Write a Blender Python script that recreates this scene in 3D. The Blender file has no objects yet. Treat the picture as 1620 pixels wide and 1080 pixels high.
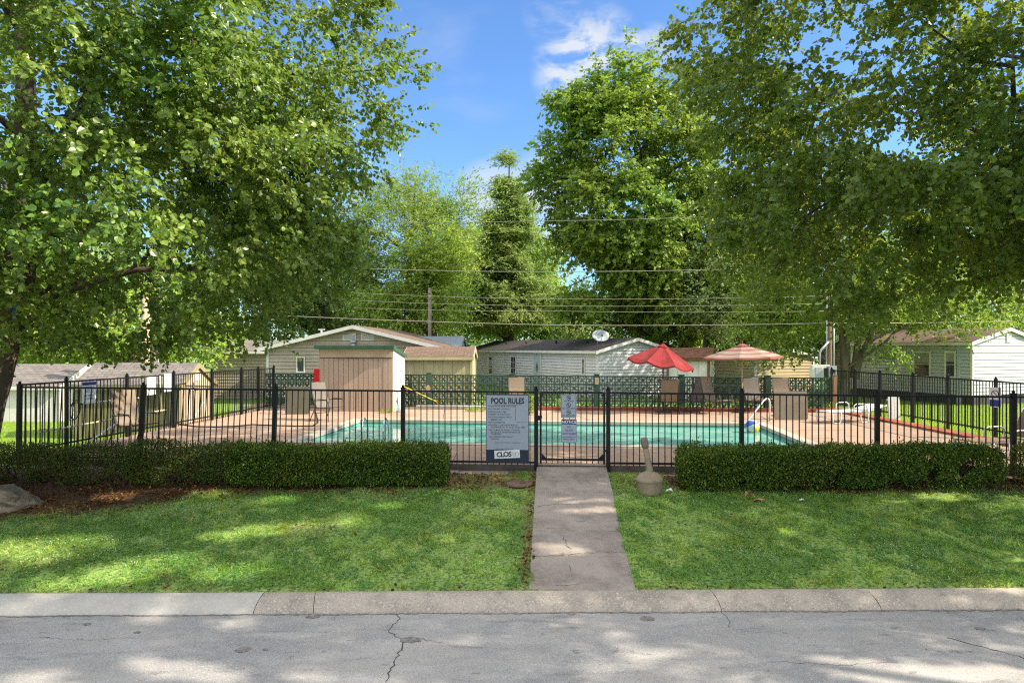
import bpy, math, random
import numpy as np
from mathutils import Vector, Matrix

random.seed(7)
C = bpy.context.scene.collection
SC = bpy.context.scene
PI = math.pi
R = math.radians

# ------------------------------------------------------------------ camera, sun, sky, exposure
CAM_Z = 2.2
FPX, CX, HY = 1080.0, 810.0, 550.0        # focal length in photo pixels, centre column, horizon row
cd = bpy.data.cameras.new('camera')
cd.lens, cd.sensor_width = 24.0, 36.0
cd.shift_y = 10.0 / 1620.0
cd.clip_start, cd.clip_end = 0.05, 2000.0
cam = bpy.data.objects.new('camera', cd)
C.objects.link(cam)
cam.location = (0, 0, CAM_Z)
cam.rotation_euler = (R(90), 0, 0)
SC.camera = cam

SUN_EL, SUN_AZ = R(35), R(-10)              # azimuth from +X toward +Y
sd = bpy.data.lights.new('sun', 'SUN')
sd.energy, sd.angle, sd.color = 4.4, R(0.55), (1.0, 0.90, 0.74)
sun = bpy.data.objects.new('sun', sd)
C.objects.link(sun)
to_sun = Vector((math.cos(SUN_EL) * math.cos(SUN_AZ), math.cos(SUN_EL) * math.sin(SUN_AZ), math.sin(SUN_EL)))
sun.rotation_euler = to_sun.to_track_quat('Z', 'Y').to_euler()
sun.location = (30, 5, 30)

SC.view_settings.view_transform = 'Standard'
SC.view_settings.look = 'None'
SC.view_settings.gamma = 1.0
SC.view_settings.exposure = 1.3
SC.render.engine = 'CYCLES'
SC.cycles.max_bounces = 8
SC.cycles.diffuse_bounces = 5
SC.cycles.transparent_max_bounces = 12
SC.cycles.filter_width = 1.2
SC.cycles.use_denoising = False
SC.cycles.sample_clamp_indirect = 6.0
SC.cycles.caustics_reflective = False
SC.cycles.caustics_refractive = False

w = bpy.data.worlds.new('World')
SC.world = w
w.use_nodes = True
nt = w.node_tree
nt.nodes.clear()
N = nt.nodes.new
L = nt.links.new
sky = N('ShaderNodeTexSky')
sky.sky_type = 'NISHITA'
sky.sun_disc = False
sky.sun_elevation = SUN_EL
sky.sun_rotation = PI / 2 - SUN_AZ
sky.air_density, sky.dust_density, sky.ozone_density = 1.0, 0.4, 2.2
tc = N('ShaderNodeTexCoord')

def wmath(op, a, b=None):
    n = N('ShaderNodeMath')
    n.operation = op
    n.use_clamp = False
    for i, v in enumerate((a, b)):
        if v is None:
            continue
        if hasattr(v, 'is_linked'):
            L(v, n.inputs[i])
        else:
            n.inputs[i].default_value = v
    return n.outputs[0]

def skydir(px, py):
    return Vector(((px - CX) / FPX, 1.0, (HY - py) / FPX)).normalized()

def blob(px, py, rad_deg, core=0.15):
    d = N('ShaderNodeVectorMath')
    d.operation = 'DOT_PRODUCT'
    L(tc.outputs['Generated'], d.inputs[0])
    d.inputs[1].default_value = skydir(px, py)
    m = N('ShaderNodeMapRange')
    m.interpolation_type = 'SMOOTHSTEP'
    L(d.outputs['Value'], m.inputs[0])
    m.inputs[1].default_value = math.cos(R(rad_deg))
    m.inputs[2].default_value = math.cos(R(rad_deg * core))
    return m.outputs[0]

def wnoise(scale, detail, rough, stretch, rot=(0, 0, 0), dist=0.0):
    mp = N('ShaderNodeMapping')
    L(tc.outputs['Generated'], mp.inputs[0])
    mp.inputs['Scale'].default_value = stretch
    mp.inputs['Rotation'].default_value = rot
    n = N('ShaderNodeTexNoise')
    L(mp.outputs[0], n.inputs[0])
    n.inputs['Scale'].default_value = scale
    n.inputs['Detail'].default_value = detail
    n.inputs['Roughness'].default_value = rough
    n.inputs['Distortion'].default_value = dist
    return n.outputs[0]

def ramp(v, a, b):
    m = N('ShaderNodeMapRange')
    m.interpolation_type = 'SMOOTHSTEP'
    L(v, m.inputs[0])
    m.inputs[1].default_value, m.inputs[2].default_value = a, b
    return m.outputs[0]

wisp = wnoise(13, 8, 0.62, (1.0, 1.0, 2.2), (0, R(30), 0), 0.4)
soft = wnoise(3.2, 6, 0.6, (1.0, 1.0, 4.0), (0, R(6), 0), 0.3)
main = wmath('MULTIPLY', wmath('ADD', blob(905, 112, 3.6, .05), wmath('MULTIPLY', blob(952, 72, 3.3, .05), .8)), ramp(wisp, .38, .60))
main = wmath('ADD', main, wmath('MULTIPLY', blob(1025, 85, 2.6, .1), wmath('MULTIPLY', ramp(wisp, .42, .66), .7)))
main = wmath('ADD', main, wmath('MULTIPLY', blob(875, 20, 2.6, .1), wmath('MULTIPLY', ramp(wisp, .38, .66), .45)))
thin = wmath('MULTIPLY', wmath('ADD', blob(690, 70, 8, .1), blob(760, 110, 5, .1)), wmath('MULTIPLY', ramp(soft, .46, .76), .14))
low = wmath('MULTIPLY', wmath('ADD', blob(880, 318, 5.0, .3), blob(780, 320, 4, .2)), wmath('MULTIPLY', ramp(soft, .30, .56), .8))
other = wmath('MULTIPLY', ramp(wisp, .55, .75), .35)
cl = wmath('ADD', wmath('ADD', main, thin), low)
cln = N('ShaderNodeMath')
cln.operation = 'MINIMUM'
L(cl, cln.inputs[0])
cln.inputs[1].default_value = 0.92
mx = N('ShaderNodeMixRGB')
L(cln.outputs[0], mx.inputs[0])
tint = N('ShaderNodeMixRGB')
tint.blend_type = 'MULTIPLY'
tint.inputs[0].default_value = 1.0
L(sky.outputs[0], tint.inputs[1])
tint.inputs[2].default_value = (0.57, 0.77, 1.0, 1)
L(tint.outputs[0], mx.inputs[1])
mx.inputs[2].default_value = (3.0, 3.2, 3.5, 1)
# unseen cloud bank added behind the camera and overhead to lift the shade
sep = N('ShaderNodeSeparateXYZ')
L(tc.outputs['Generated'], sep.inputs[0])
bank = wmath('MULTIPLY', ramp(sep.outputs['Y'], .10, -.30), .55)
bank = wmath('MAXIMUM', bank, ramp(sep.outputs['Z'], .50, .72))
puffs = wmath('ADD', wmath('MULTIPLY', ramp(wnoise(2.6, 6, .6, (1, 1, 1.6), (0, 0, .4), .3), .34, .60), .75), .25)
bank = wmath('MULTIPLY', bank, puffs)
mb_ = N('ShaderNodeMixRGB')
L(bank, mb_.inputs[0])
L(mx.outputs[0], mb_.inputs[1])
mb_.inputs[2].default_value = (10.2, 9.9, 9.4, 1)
bg = N('ShaderNodeBackground')
bg.inputs[1].default_value = 0.11
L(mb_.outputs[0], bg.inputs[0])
wo = N('ShaderNodeOutputWorld')
L(bg.outputs[0], wo.inputs[0])

# ------------------------------------------------------------------ helpers: places
def A(px, py, Y):
    """the point at depth Y seen at photo pixel (px, py)"""
    return Vector(((px - CX) / FPX * Y, Y, CAM_Z - (py - HY) / FPX * Y))

def G(px, py, z=0.0):
    """the point of the level z seen at photo pixel (px, py)"""
    Y = (CAM_Z - z) * FPX / (py - HY)
    return Vector(((px - CX) / FPX * Y, Y, z))

def Yk(x):
    return 8.08 + 0.0165 * x                      # back edge of the kerb

def Yf(x):
    return 12.89 - 0.066 * x                      # front fence line

def XL(y):
    return -9.84 + (y - 13.5) * 0.099             # left fence line

XR = 11.75                                        # right fence line
POOL_O = Vector((-4.62, 20.75, 0))
PU = Vector((math.cos(R(5)), -math.sin(R(5)), 0))
PV = Vector((math.sin(R(5)), math.cos(R(5)), 0))
POOL_L, POOL_W = 11.75, 4.75

def pool_pt(u, v, z=0.0):
    """u along the pool from its far left corner, v toward the camera"""
    p = POOL_O + PU * u - PV * v
    return Vector((p.x, p.y, z))

def sstep(a, b, x):
    t = np.clip((x - a) / (b - a), 0, 1)
    return t * t * (3 - 2 * t)

def vnoise(x, y, s=1.0, seed=0):
    """cheap smooth noise in -1..1 for placing dirt and dips"""
    rs = np.random.RandomState(seed)
    o = 0
    for k in range(7):
        a, ph, f = rs.uniform(0, 2 * PI), rs.uniform(0, 6.28), rs.uniform(.6, 1.9) / s
        o = o + np.sin((np.cos(a) * x + np.sin(a) * y) * f * 2.2 + ph)
    return o / 4.2

def zg(x, y):
    """height of the ground (numpy arrays)"""
    x, y = np.asarray(x, float), np.asarray(y, float)
    yk, yf = Yk(x), Yf(x)
    t = np.clip((y - yk) / (yf - .35 - yk), 0, 1)
    z = -.68 + .55 * t ** .92
    z = z + .015 * vnoise(x, y, 1.1, 3) * np.clip((y - yk) * 1.5, 0, 1) * np.clip((yf - y), 0, 1)
    inside = (y > yf) & (x > XL(y)) & (x < XR)
    zin = -.16 + 0 * x
    left = -.14 - .33 * sstep(-10.2, -12.2, x) * sstep(13.5, 17.5, y)
    right = -.10 - .22 * sstep(18, 28, y) - .05 * sstep(12, 14, x)
    far = -.30
    out = np.where(x < 0, left, right)
    out = out + (far - out) * sstep(25, 29, y)
    z = np.where(y > yf - .35, np.where(inside, zin, out + (z - out) * np.clip((yf - y) / .35, 0, 1)), z)
    z = np.where(y < yk, -1.02, z)
    rel_x, rel_y = x - POOL_O.x, y - POOL_O.y
    u = rel_x * PU.x + rel_y * PU.y
    v = -(rel_x * PV.x + rel_y * PV.y)
    z = np.where((u > -.4) & (u < POOL_L + .4) & (v > -.4) & (v < POOL_W + .4), -2.4, z)
    return z

def zg1(x, y):
    return float(zg(x, y))

def dirt(x, y):
    """0..1: how bare (mulch, dry soil) the front lawn is"""
    x, y = np.asarray(x, float), np.asarray(y, float)
    yf = Yf(x)
    edge = 11.45 - 1.75 * sstep(-4.5, -9.0, x) - .35 * sstep(6.0, 8.8, x)
    edge = edge + .28 * vnoise(x, y, .8, 11) + .1 * vnoise(x, y, .25, 12)
    d = sstep(edge - .15, edge + .55, y)
    d = np.where((x > .1) & (x < 2.75), d * .25, d)
    d = np.where((x > -1.05) & (x <= .1), d * .75, d)
    pl = np.where(y > yf, 0, d)
    pa = np.exp(-(((x - (.2 + (y - 8.1) * .057) + .04) / .10) ** 2)) * .8                 # along the left side of the path
    ke = np.exp(-((y - Yk(x)) / .10) ** 2) * (.35 + .35 * vnoise(x, y, .7, 14))
    bald = sstep(.55, 1.2, vnoise(x, y, .5, 16) + .5 * vnoise(x, y, .16, 17)) * .25
    return np.clip(np.maximum(np.maximum(pl, pa), np.maximum(ke, bald)), 0, 1)

# ------------------------------------------------------------------ helpers: objects
ROOTM = {}

def tag(o, label=None, cat=None, group=None, kind=None):
    if label: o['label'] = label
    if cat: o['category'] = cat
    if group: o['group'] = group
    if kind: o['kind'] = kind
    return o

def thing(name, label, cat, loc=(0, 0, 0), rz=0.0, group=None):
    o = bpy.data.objects.new(name, None)
    C.objects.link(o)
    o.empty_display_size = 0.2
    o.location = loc
    o.rotation_euler = (0, 0, rz)
    ROOTM[o.name] = (Matrix.Translation(Vector(loc)) @ Matrix.Rotation(rz, 4, 'Z')).inverted()
    return tag(o, label, cat, group)

def link(name, me, parent):
    o = bpy.data.objects.new(name, me)
    C.objects.link(o)
    if parent is not None:
        o.parent = parent
        ROOTM[o.name] = ROOTM[parent.name]
        m = ROOTM[parent.name]
        if m != Matrix.Identity(4):
            me.transform(m)
    else:
        ROOTM[o.name] = Matrix.Identity(4)
    return o

def copy_tree(o, parent=None):
    c = o.copy()
    C.objects.link(c)
    if parent is not None:
        c.parent = parent
    for ch in list(o.children):
        copy_tree(ch, c)
    return c

class MB:
    def __init__(s):
        s.v, s.f, s.m, s.sm = [], [], [], []
        s.mi, s.smooth = 0, False

    def add(s, vs, fs):
        b = len(s.v)
        s.v += [tuple(p) for p in vs]
        for f in fs:
            s.f.append(tuple(i + b for i in f))
            s.m.append(s.mi)
            s.sm.append(s.smooth)

    def quad(s, a, b, c, d):
        s.add((a, b, c, d), ((0, 1, 2, 3),))

    def poly(s, pts):
        s.add(pts, (tuple(range(len(pts))),))

    def frame(s, o, ux, uy, uz, sx, sy, sz):
        """box spanning o + [0,sx]*ux + [0,sy]*uy + [0,sz]*uz"""
        o = Vector(o)
        vs = [o + Vector(ux) * (i * sx) + Vector(uy) * (j * sy) + Vector(uz) * (k * sz) for k in (0, 1) for j in (0, 1) for i in (0, 1)]
        s.add(vs, ((0, 2, 3, 1), (4, 5, 7, 6), (0, 1, 5, 4), (2, 6, 7, 3), (0, 4, 6, 2), (1, 3, 7, 5)))

    def box(s, c, size, rz=0.0):
        c = Vector(c)
        ux, uy = Vector((math.cos(rz), math.sin(rz), 0)), Vector((-math.sin(rz), math.cos(rz), 0))
        o = c - ux * size[0] / 2 - uy * size[1] / 2 - Vector((0, 0, size[2] / 2))
        s.frame(o, ux, uy, (0, 0, 1), *size)

    def bar(s, p0, p1, a, b, up=(0, 0, 1)):
        """rectangular bar from p0 to p1, a wide and b along up"""
        p0, p1 = Vector(p0), Vector(p1)
        d = (p1 - p0)
        n = d.length
        d.normalize()
        up = Vector(up)
        x = d.cross(up)
        if x.length < 1e-4:
            x = d.cross(Vector((0, 1, 0)))
        x.normalize()
        y = x.cross(d)
        s.frame(p0 - x * a / 2 - y * b / 2, x, y, d, a, b, n)

    def tube(s, pts, rad, n=8, cap=True):
        pts = [Vector(p) for p in pts]
        k = len(pts)
        rad = [rad] * k if not hasattr(rad, '__len__') else rad
        vs, fs = [], []
        ref = None
        for i, p in enumerate(pts):
            d = (pts[min(i + 1, k - 1)] - pts[max(i - 1, 0)]).normalized()
            if ref is None:
                ref = Vector((0, 0, 1)) if abs(d.z) < .9 else Vector((1, 0, 0))
            x = d.cross(ref)
            if x.length < 1e-4:
                x = d.orthogonal()
            x.normalize()
            y = x.cross(d)
            ref = x.cross(d) if False else y
            ref = y
            for j in range(n):
                a = 2 * PI * j / n
                vs.append(p + (x * math.cos(a) + y * math.sin(a)) * rad[i])
        for i in range(k - 1):
            for j in range(n):
                a, b = i * n + j, i * n + (j + 1) % n
                fs.append((a, a + n, b + n, b))
        if cap:
            fs.append(tuple(range(n)))
            fs.append(tuple(range((k - 1) * n, k * n))[::-1])
        old = s.smooth
        s.smooth = True
        s.add(vs, fs)
        s.smooth = old

    def lathe(s, prof, mat=None, n=24, c=(0, 0, 0)):
        c = Vector(c)
        vs, fs = [], []
        k = len(prof)
        for r, z in prof:
            for j in range(n):
                a = 2 * PI * j / n
                p = Vector((r * math.cos(a), r * math.sin(a), z))
                if mat: p = mat @ p
                vs.append(p + c)
        for i in range(k - 1):
            for j in range(n):
                a, b = i * n + j, i * n + (j + 1) % n
                fs.append((a, b, b + n, a + n))
        fs.append(tuple(range(n))[::-1])
        fs.append(tuple(range((k - 1) * n, k * n)))
        old = s.smooth
        s.smooth = True
        s.add(vs, fs)
        s.smooth = old

    def prism(s, poly, ext):
        n = len(poly)
        poly = [Vector(p) for p in poly]
        ext = Vector(ext)
        vs = poly + [p + ext for p in poly]
        fs = [tuple(range(n))[::-1], tuple(range(n, 2 * n))]
        for i in range(n):
            j = (i + 1) % n
            fs.append((i, j, j + n, i + n))
        s.add(vs, fs)

    def build(s, name, mats, parent=None, bevel=0.0):
        me = bpy.data.meshes.new(name)
        me.from_pydata(s.v, [], s.f)
        if not isinstance(mats, (list, tuple)):
            mats = [mats]
        for m in mats:
            me.materials.append(m)
        me.polygons.foreach_set('use_smooth', s.sm)
        if len(mats) > 1:
            me.polygons.foreach_set('material_index', s.m)
        import bmesh
        bm = bmesh.new()
        bm.from_mesh(me)
        bmesh.ops.recalc_face_normals(bm, faces=bm.faces)
        bm.to_mesh(me)
        bm.free()
        me.update()
        o = link(name, me, parent)
        if bevel:
            b = o.modifiers.new('bevel', 'BEVEL')
            b.width, b.segments, b.limit_method = bevel, 2, 'ANGLE'
        return o

def np_mesh(name, V, F, mat, parent=None, smooth=False):
    """V (n,3), F (m,k) arrays, faces all with k corners"""
    me = bpy.data.meshes.new(name)
    m, k = F.shape
    me.vertices.add(len(V))
    me.vertices.foreach_set('co', np.ascontiguousarray(V, dtype=np.float32).ravel())
    me.loops.add(m * k)
    me.loops.foreach_set('vertex_index', np.ascontiguousarray(F, dtype=np.int32).ravel())
    me.polygons.add(m)
    me.polygons.foreach_set('loop_start', np.arange(m, dtype=np.int32) * k)
    me.polygons.foreach_set('loop_total', np.full(m, k, dtype=np.int32))
    me.update(calc_edges=True)
    me.polygons.foreach_set('use_smooth', np.full(m, smooth))
    me.materials.append(mat)
    return link(name, me, parent)

# ------------------------------------------------------------------ helpers: materials
def lin(c):
    return tuple(((x / 12.92) if x <= .04045 else ((x + .055) / 1.055) ** 2.4) for x in c)

def mat(name, c1, c2=None, scale=6.0, rough=.7, bump=0.0, bscale=None, metal=0.0, spec=.3, detail=6, lo=.35, hi=.65, stretch=(1, 1, 1), c3=None, s3=1.0, t3=(.55, .7)):
    m = bpy.data.materials.new(name)
    m.use_nodes = True
    t = m.node_tree
    b = t.nodes['Principled BSDF']
    b.inputs['Roughness'].default_value = rough
    b.inputs['Metallic'].default_value = metal
    b.inputs['Specular IOR Level'].default_value = spec
    b.inputs['Base Color'].default_value = (*c1, 1)
    if c2 or bump or c3:
        co = t.nodes.new('ShaderNodeTexCoord')
        mp = t.nodes.new('ShaderNodeMapping')
        mp.inputs['Scale'].default_value = stretch
        t.links.new(co.outputs['Object'], mp.inputs[0])
        def noise(sc, de=detail, ro=.6):
            n = t.nodes.new('ShaderNodeTexNoise')
            n.inputs['Scale'].default_value = sc
            n.inputs['Detail'].default_value = de
            n.inputs['Roughness'].default_value = ro
            t.links.new(mp.outputs[0], n.inputs[0])
            return n.outputs[0]
        def mr(v, a, bb):
            n = t.nodes.new('ShaderNodeMapRange')
            t.links.new(v, n.inputs[0])
            n.inputs[1].default_value, n.inputs[2].default_value = a, bb
            return n.outputs[0]
        col = None
        if c2:
            x = t.nodes.new('ShaderNodeMixRGB')
            t.links.new(mr(noise(scale), lo, hi), x.inputs[0])
            x.inputs[1].default_value, x.inputs[2].default_value = (*c1, 1), (*c2, 1)
            col = x.outputs[0]
        if c3:
            x = t.nodes.new('ShaderNodeMixRGB')
            t.links.new(mr(noise(s3, 8, .65), *t3), x.inputs[0])
            if col is not None: t.links.new(col, x.inputs[1])
            else: x.inputs[1].default_value = (*c1, 1)
            x.inputs[2].default_value = (*c3, 1)
            col = x.outputs[0]
        if col is not None:
            t.links.new(col, b.inputs['Base Color'])
        if bump:
            bp = t.nodes.new('ShaderNodeBump')
            bp.inputs['Strength'].default_value = bump
            bp.inputs['Distance'].default_value = .02
            t.links.new(noise(bscale or scale * 3, 4), bp.inputs['Height'])
            t.links.new(bp.outputs[0], b.inputs['Normal'])
    return m

def leaf_mat(name, cols, trans, tfac=.35, rough=.45, spec=.45, clump=None, gain=(2.05, 2.0, 1.2), vvar=None):
    """cols: dark .. light leaf colours, one per leaf; trans: colour of light coming through"""
    cols = [tuple(x * k for x, k in zip(c, gain)) for c in cols]
    trans = tuple(min(.85, x * 1.5) for x in trans)
    tfac = tfac + .10
    m = bpy.data.materials.new(name)
    m.use_nodes = True
    t = m.node_tree
    b = t.nodes['Principled BSDF']
    b.inputs['Roughness'].default_value = rough
    b.inputs['Specular IOR Level'].default_value = spec
    g = t.nodes.new('ShaderNodeNewGeometry')
    r = t.nodes.new('ShaderNodeValToRGB')
    r.color_ramp.elements[0].color = (*cols[0], 1)
    r.color_ramp.elements[1].color = (*cols[-1], 1)
    for i, c in enumerate(cols[1:-1]):
        e = r.color_ramp.elements.new((i + 1) / (len(cols) - 1))
        e.color = (*c, 1)
    t.links.new(g.outputs['Random Per Island'], r.inputs[0])
    src = r.outputs[0]
    if clump:                                                   # whole sprays differ a little in hue
        co = t.nodes.new('ShaderNodeTexCoord')
        n = t.nodes.new('ShaderNodeTexNoise')
        n.inputs['Scale'].default_value = clump
        n.inputs['Detail'].default_value = 2
        t.links.new(co.outputs['Object'], n.inputs[0])
        h = t.nodes.new('ShaderNodeHueSaturation')
        mr = t.nodes.new('ShaderNodeMapRange')
        mr.inputs[1].default_value, mr.inputs[2].default_value = .3, .7
        mr.inputs[3].default_value, mr.inputs[4].default_value = .475, .52
        t.links.new(n.outputs[0], mr.inputs[0])
        t.links.new(mr.outputs[0], h.inputs['Hue'])
        t.links.new(src, h.inputs['Color'])
        if vvar:
            n2 = t.nodes.new('ShaderNodeTexNoise')
            n2.inputs['Scale'].default_value = clump * 3.2
            n2.inputs['Detail'].default_value = 5
            t.links.new(co.outputs['Object'], n2.inputs[0])
            m2 = t.nodes.new('ShaderNodeMapRange')
            m2.inputs[1].default_value, m2.inputs[2].default_value = .32, .68
            m2.inputs[3].default_value, m2.inputs[4].default_value = vvar
            t.links.new(n2.outputs[0], m2.inputs[0])
            t.links.new(m2.outputs[0], h.inputs['Value'])
            m3 = t.nodes.new('ShaderNodeMapRange')
            m3.inputs[1].default_value, m3.inputs[2].default_value = .45, .75
            m3.inputs[3].default_value, m3.inputs[4].default_value = 1.0, .72
            t.links.new(n2.outputs[0], m3.inputs[0])
            t.links.new(m3.outputs[0], h.inputs['Saturation'])
        src = h.outputs[0]
    t.links.new(src, b.inputs['Base Color'])
    tr = t.nodes.new('ShaderNodeBsdfTranslucent')
    mm = t.nodes.new('ShaderNodeMixRGB')
    mm.inputs[0].default_value = .35
    t.links.new(src, mm.inputs[1])
    mm.inputs[2].default_value = (*trans, 1)
    mm.inputs[1].default_value = (*trans, 1)
    t.links.new(mm.outputs[0], tr.inputs[0])
    x = t.nodes.new('ShaderNodeMixShader')
    x.inputs[0].default_value = tfac
    t.links.new(b.outputs[0], x.inputs[1])
    t.links.new(tr.outputs[0], x.inputs[2])
    t.links.new(x.outputs[0], t.nodes['Material Output'].inputs[0])
    return m

def shingle_mat(name, c1, c2, scale=1.0):
    m = mat(name, c1, c2, scale=9, rough=.9, bump=.0)
    t = m.node_tree
    b = t.nodes['Principled BSDF']
    co = t.nodes.new('ShaderNodeTexCoord')
    br = t.nodes.new('ShaderNodeTexBrick')
    t.links.new(co.outputs['UV'], br.inputs[0])
    br.inputs['Scale'].default_value = 1.0
    br.inputs['Brick Width'].default_value = .3
    br.inputs['Row Height'].default_value = .14
    br.inputs['Mortar Size'].default_value = .012
    br.inputs['Color1'].default_value = (1, 1, 1, 1)
    br.inputs['Color2'].default_value = (.72, .72, .72, 1)
    br.inputs['Mortar'].default_value = (.4, .4, .4, 1)
    x = t.nodes.new('ShaderNodeMixRGB')
    x.blend_type = 'MULTIPLY'
    x.inputs[0].default_value = 1
    src = b.inputs['Base Color'].links[0].from_socket
    t.links.new(src, x.inputs[1])
    t.links.new(br.outputs[0], x.inputs[2])
    t.links.new(x.outputs[0], b.inputs['Base Color'])
    return m

M = {}
M['black_metal'] = mat('black_metal', (.006, .007, .008), (.011, .011, .012), 14, .5, .05, 40, spec=.22)
M['galv'] = mat('galvanised', (.34, .36, .38), (.45, .46, .47), 10, .45, .05, metal=.4)
M['white_plastic'] = mat('white_plastic', (.62, .62, .60), (.5, .5, .48), 5, .5)
M['white_trim'] = mat('white_trim', (.70, .68, .64), (.60, .58, .54), 3, .6)
M['bright_siding'] = mat('bright_siding', (.50, .51, .51), (.44, .45, .45), 1.3, .6)
M['white_siding'] = mat('white_siding', (.62, .62, .61), (.55, .55, .54), 1.3, .6, c3=(.60, .60, .57), s3=2.5, t3=(.58, .75))
M['grey_siding'] = mat('grey_siding', (.44, .45, .45), (.37, .38, .38), 1.2, .6)
M['tan_siding'] = mat('tan_siding', (.46, .38, .31), (.38, .31, .25), 1.2, .65)
M['glass'] = mat('dark_glass', (.012, .014, .016), None, rough=.06, spec=.7)
M['curtain'] = mat('curtain', (.38, .36, .32), (.25, .24, .2), 12, .9, stretch=(3, 3, .6))
M['screen'] = mat('window_screen', (.05, .05, .055), None, rough=.7)
M['shingle_grey'] = shingle_mat('grey_shingle', (.23, .205, .185), (.17, .15, .135))
M['shingle_dark'] = shingle_mat('dark_shingle', (.055, .05, .05), (.085, .075, .07))
M['shingle_brown'] = shingle_mat('brown_shingle', (.20, .135, .095), (.14, .09, .065))
M['rust_roof'] = mat('rusty_roof', (.22, .10, .055), (.12, .055, .035), 4, .8, .2)
M['metal_roof'] = mat('metal_roof', (.27, .31, .36), (.22, .26, .31), 3, .4, metal=.3)
M['shed_tan'] = mat('shed_tan', (.45, .345, .26), (.38, .285, .21), 2.5, .8, .15, stretch=(1, 1, .25), c3=(.26, .17, .10), s3=1.4, t3=(.62, .8))
M['shed_cream'] = mat('shed_cream', (.50, .40, .28), (.42, .33, .22), 2.5, .8)
M['shed_white'] = mat('shed_white', (.74, .70, .64), (.60, .56, .50), 2.2, .75)
M['yellow_panel'] = mat('yellow_panel', (.50, .405, .245), (.42, .335, .195), 1.5, .75)
M['olive'] = mat('olive_panel', (.27, .25, .12), (.22, .20, .095), 2, .7)
M['olive_light'] = mat('olive_light_panel', (.33, .31, .19), (.27, .25, .15), 2, .7)
M['dark_gap'] = mat('dark_gap', (.02, .016, .012), None, rough=.95)
M['green_trim'] = mat('green_trim', (.035, .11, .06), (.028, .085, .045), 4, .5)
M['green_block'] = mat('green_block', (.055, .110, .078), (.04, .085, .06), 3, .7, .1, c3=(.055, .13, .085), s3=5, t3=(.6, .8))
M['wood'] = mat('weathered_wood', (.30, .19, .11), (.2, .125, .075), 5, .85, .3, stretch=(1, 1, .12))
M['grey_wood'] = mat('grey_wood', (.26, .21, .16), (.18, .145, .11), 4, .9, .3, stretch=(1, 1, .1))
M['pale_wood'] = mat('pale_wood', (.50, .37, .22), (.40, .28, .16), 4, .85, .2, stretch=(1, 1, .15))
M['cream_pole'] = mat('cream_pole', (.62, .53, .36), (.5, .42, .28), 8, .5)
M['blue_pole'] = mat('blue_pole', (.03, .32, .50), None, rough=.4)
M['yellow_pole'] = mat('yellow_pole', (.72, .50, .04), (.6, .42, .05), 9, .6)
M['rubber'] = mat('black_rubber', (.012, .012, .012), None, rough=.6)
M['sling'] = mat('sling_fabric', (.33, .255, .185), (.28, .215, .155), 5, .8, .2, 300)
M['sling_grey'] = mat('grey_sling_fabric', (.23, .20, .17), (.19, .165, .14), 5, .8, .2, 300)
M['bronze'] = mat('bronze_tube', (.07, .055, .045), None, rough=.45, metal=.3)
M['taupe'] = mat('taupe_top', (.24, .205, .16), (.20, .165, .125), 2.5, .55)
M['olive_grey'] = mat('olive_grey_top', (.125, .12, .085), (.10, .095, .068), 2.5, .6)
M['red_fabric'] = mat('red_fabric', (.29, .030, .032), (.25, .024, .026), 5, .85, c3=(.33, .065, .06), s3=2, t3=(.5, .7))
M['pink_fabric'] = mat('faded_red_fabric', (.32, .13, .105), (.29, .115, .09), 5, .85)
M['cream_fabric'] = mat('cream_fabric', (.37, .31, .25), (.33, .275, .22), 5, .85)
M['red_box'] = mat('red_paint', (.55, .012, .012), None, rough=.45)
M['steel'] = mat('stainless', (.60, .60, .60), None, rough=.18, metal=1.0)
M['navy'] = mat('navy_board', (.018, .026, .05), (.023, .032, .06), 3, .5)
M['sign_white'] = mat('sign_white', (.33, .365, .43), (.30, .33, .40), 2, .4, spec=.3)
M['paper'] = mat('white_paper', (.72, .72, .72), None, rough=.6)
M['ink'] = mat('sign_ink', (.02, .024, .04), None, rough=.6)
M['faded_ink'] = mat('faded_ink', (.30, .31, .35), None, rough=.6)
M['sign_blue'] = mat('sign_blue', (.02, .035, .20), None, rough=.4)
M['ash_plastic'] = mat('beige_plastic', (.31, .245, .165), (.26, .20, .13), 7, .6, .15, c3=(.17, .13, .085), s3=6, t3=(.54, .74))
M['boulder'] = mat('boulder_stone', (.21, .165, .115), (.11, .085, .06), 3.5, .95, 1.0, 9, c3=(.27, .22, .16), s3=2.2, t3=(.52, .70))
M['brick'] = mat('brick_edge', (.36, .105, .055), (.26, .07, .04), 7, .85, .3)
M['soil'] = mat('bed_soil', (.11, .08, .055), (.16, .115, .08), 5, 1.0, .6)
M['foundation'] = mat('foundation', (.035, .034, .033), (.06, .058, .055), 4, .9, .4)
M['rust_stone'] = mat('rust_stone', (.20, .12, .085), (.15, .09, .065), 6, .9, .3)
M['leaf_litter'] = leaf_mat('leaf_litter', [(.014, .008, .005), (.03, .016, .009), (.06, .028, .013), (.11, .045, .018), (.18, .11, .055)], (.3, .12, .03), .02, .8, .15)
M['bark_dark'] = mat('bark_dark', (.055, .040, .028), (.10, .075, .055), 5, .95, 1.0, 9, stretch=(1, 1, .3))
M['bark_grey'] = mat('bark_grey', (.17, .14, .11), (.10, .08, .06), 5, .95, .8, 9, stretch=(1, 1, .3))
M['twig'] = mat('twig', (.07, .045, .03), (.11, .06, .04), 8, .9)
M['wire'] = mat('wire', (.30, .27, .22), None, rough=.6)
M['meter_grey'] = mat('meter_grey', (.40, .44, .47), (.33, .37, .40), 5, .5)
M['blue_ribbon'] = mat('blue_ribbon', (.01, .05, .42), None, rough=.6)
M['black_mesh'] = mat('black_mesh', (.02, .02, .02), None, rough=.8)

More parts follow.
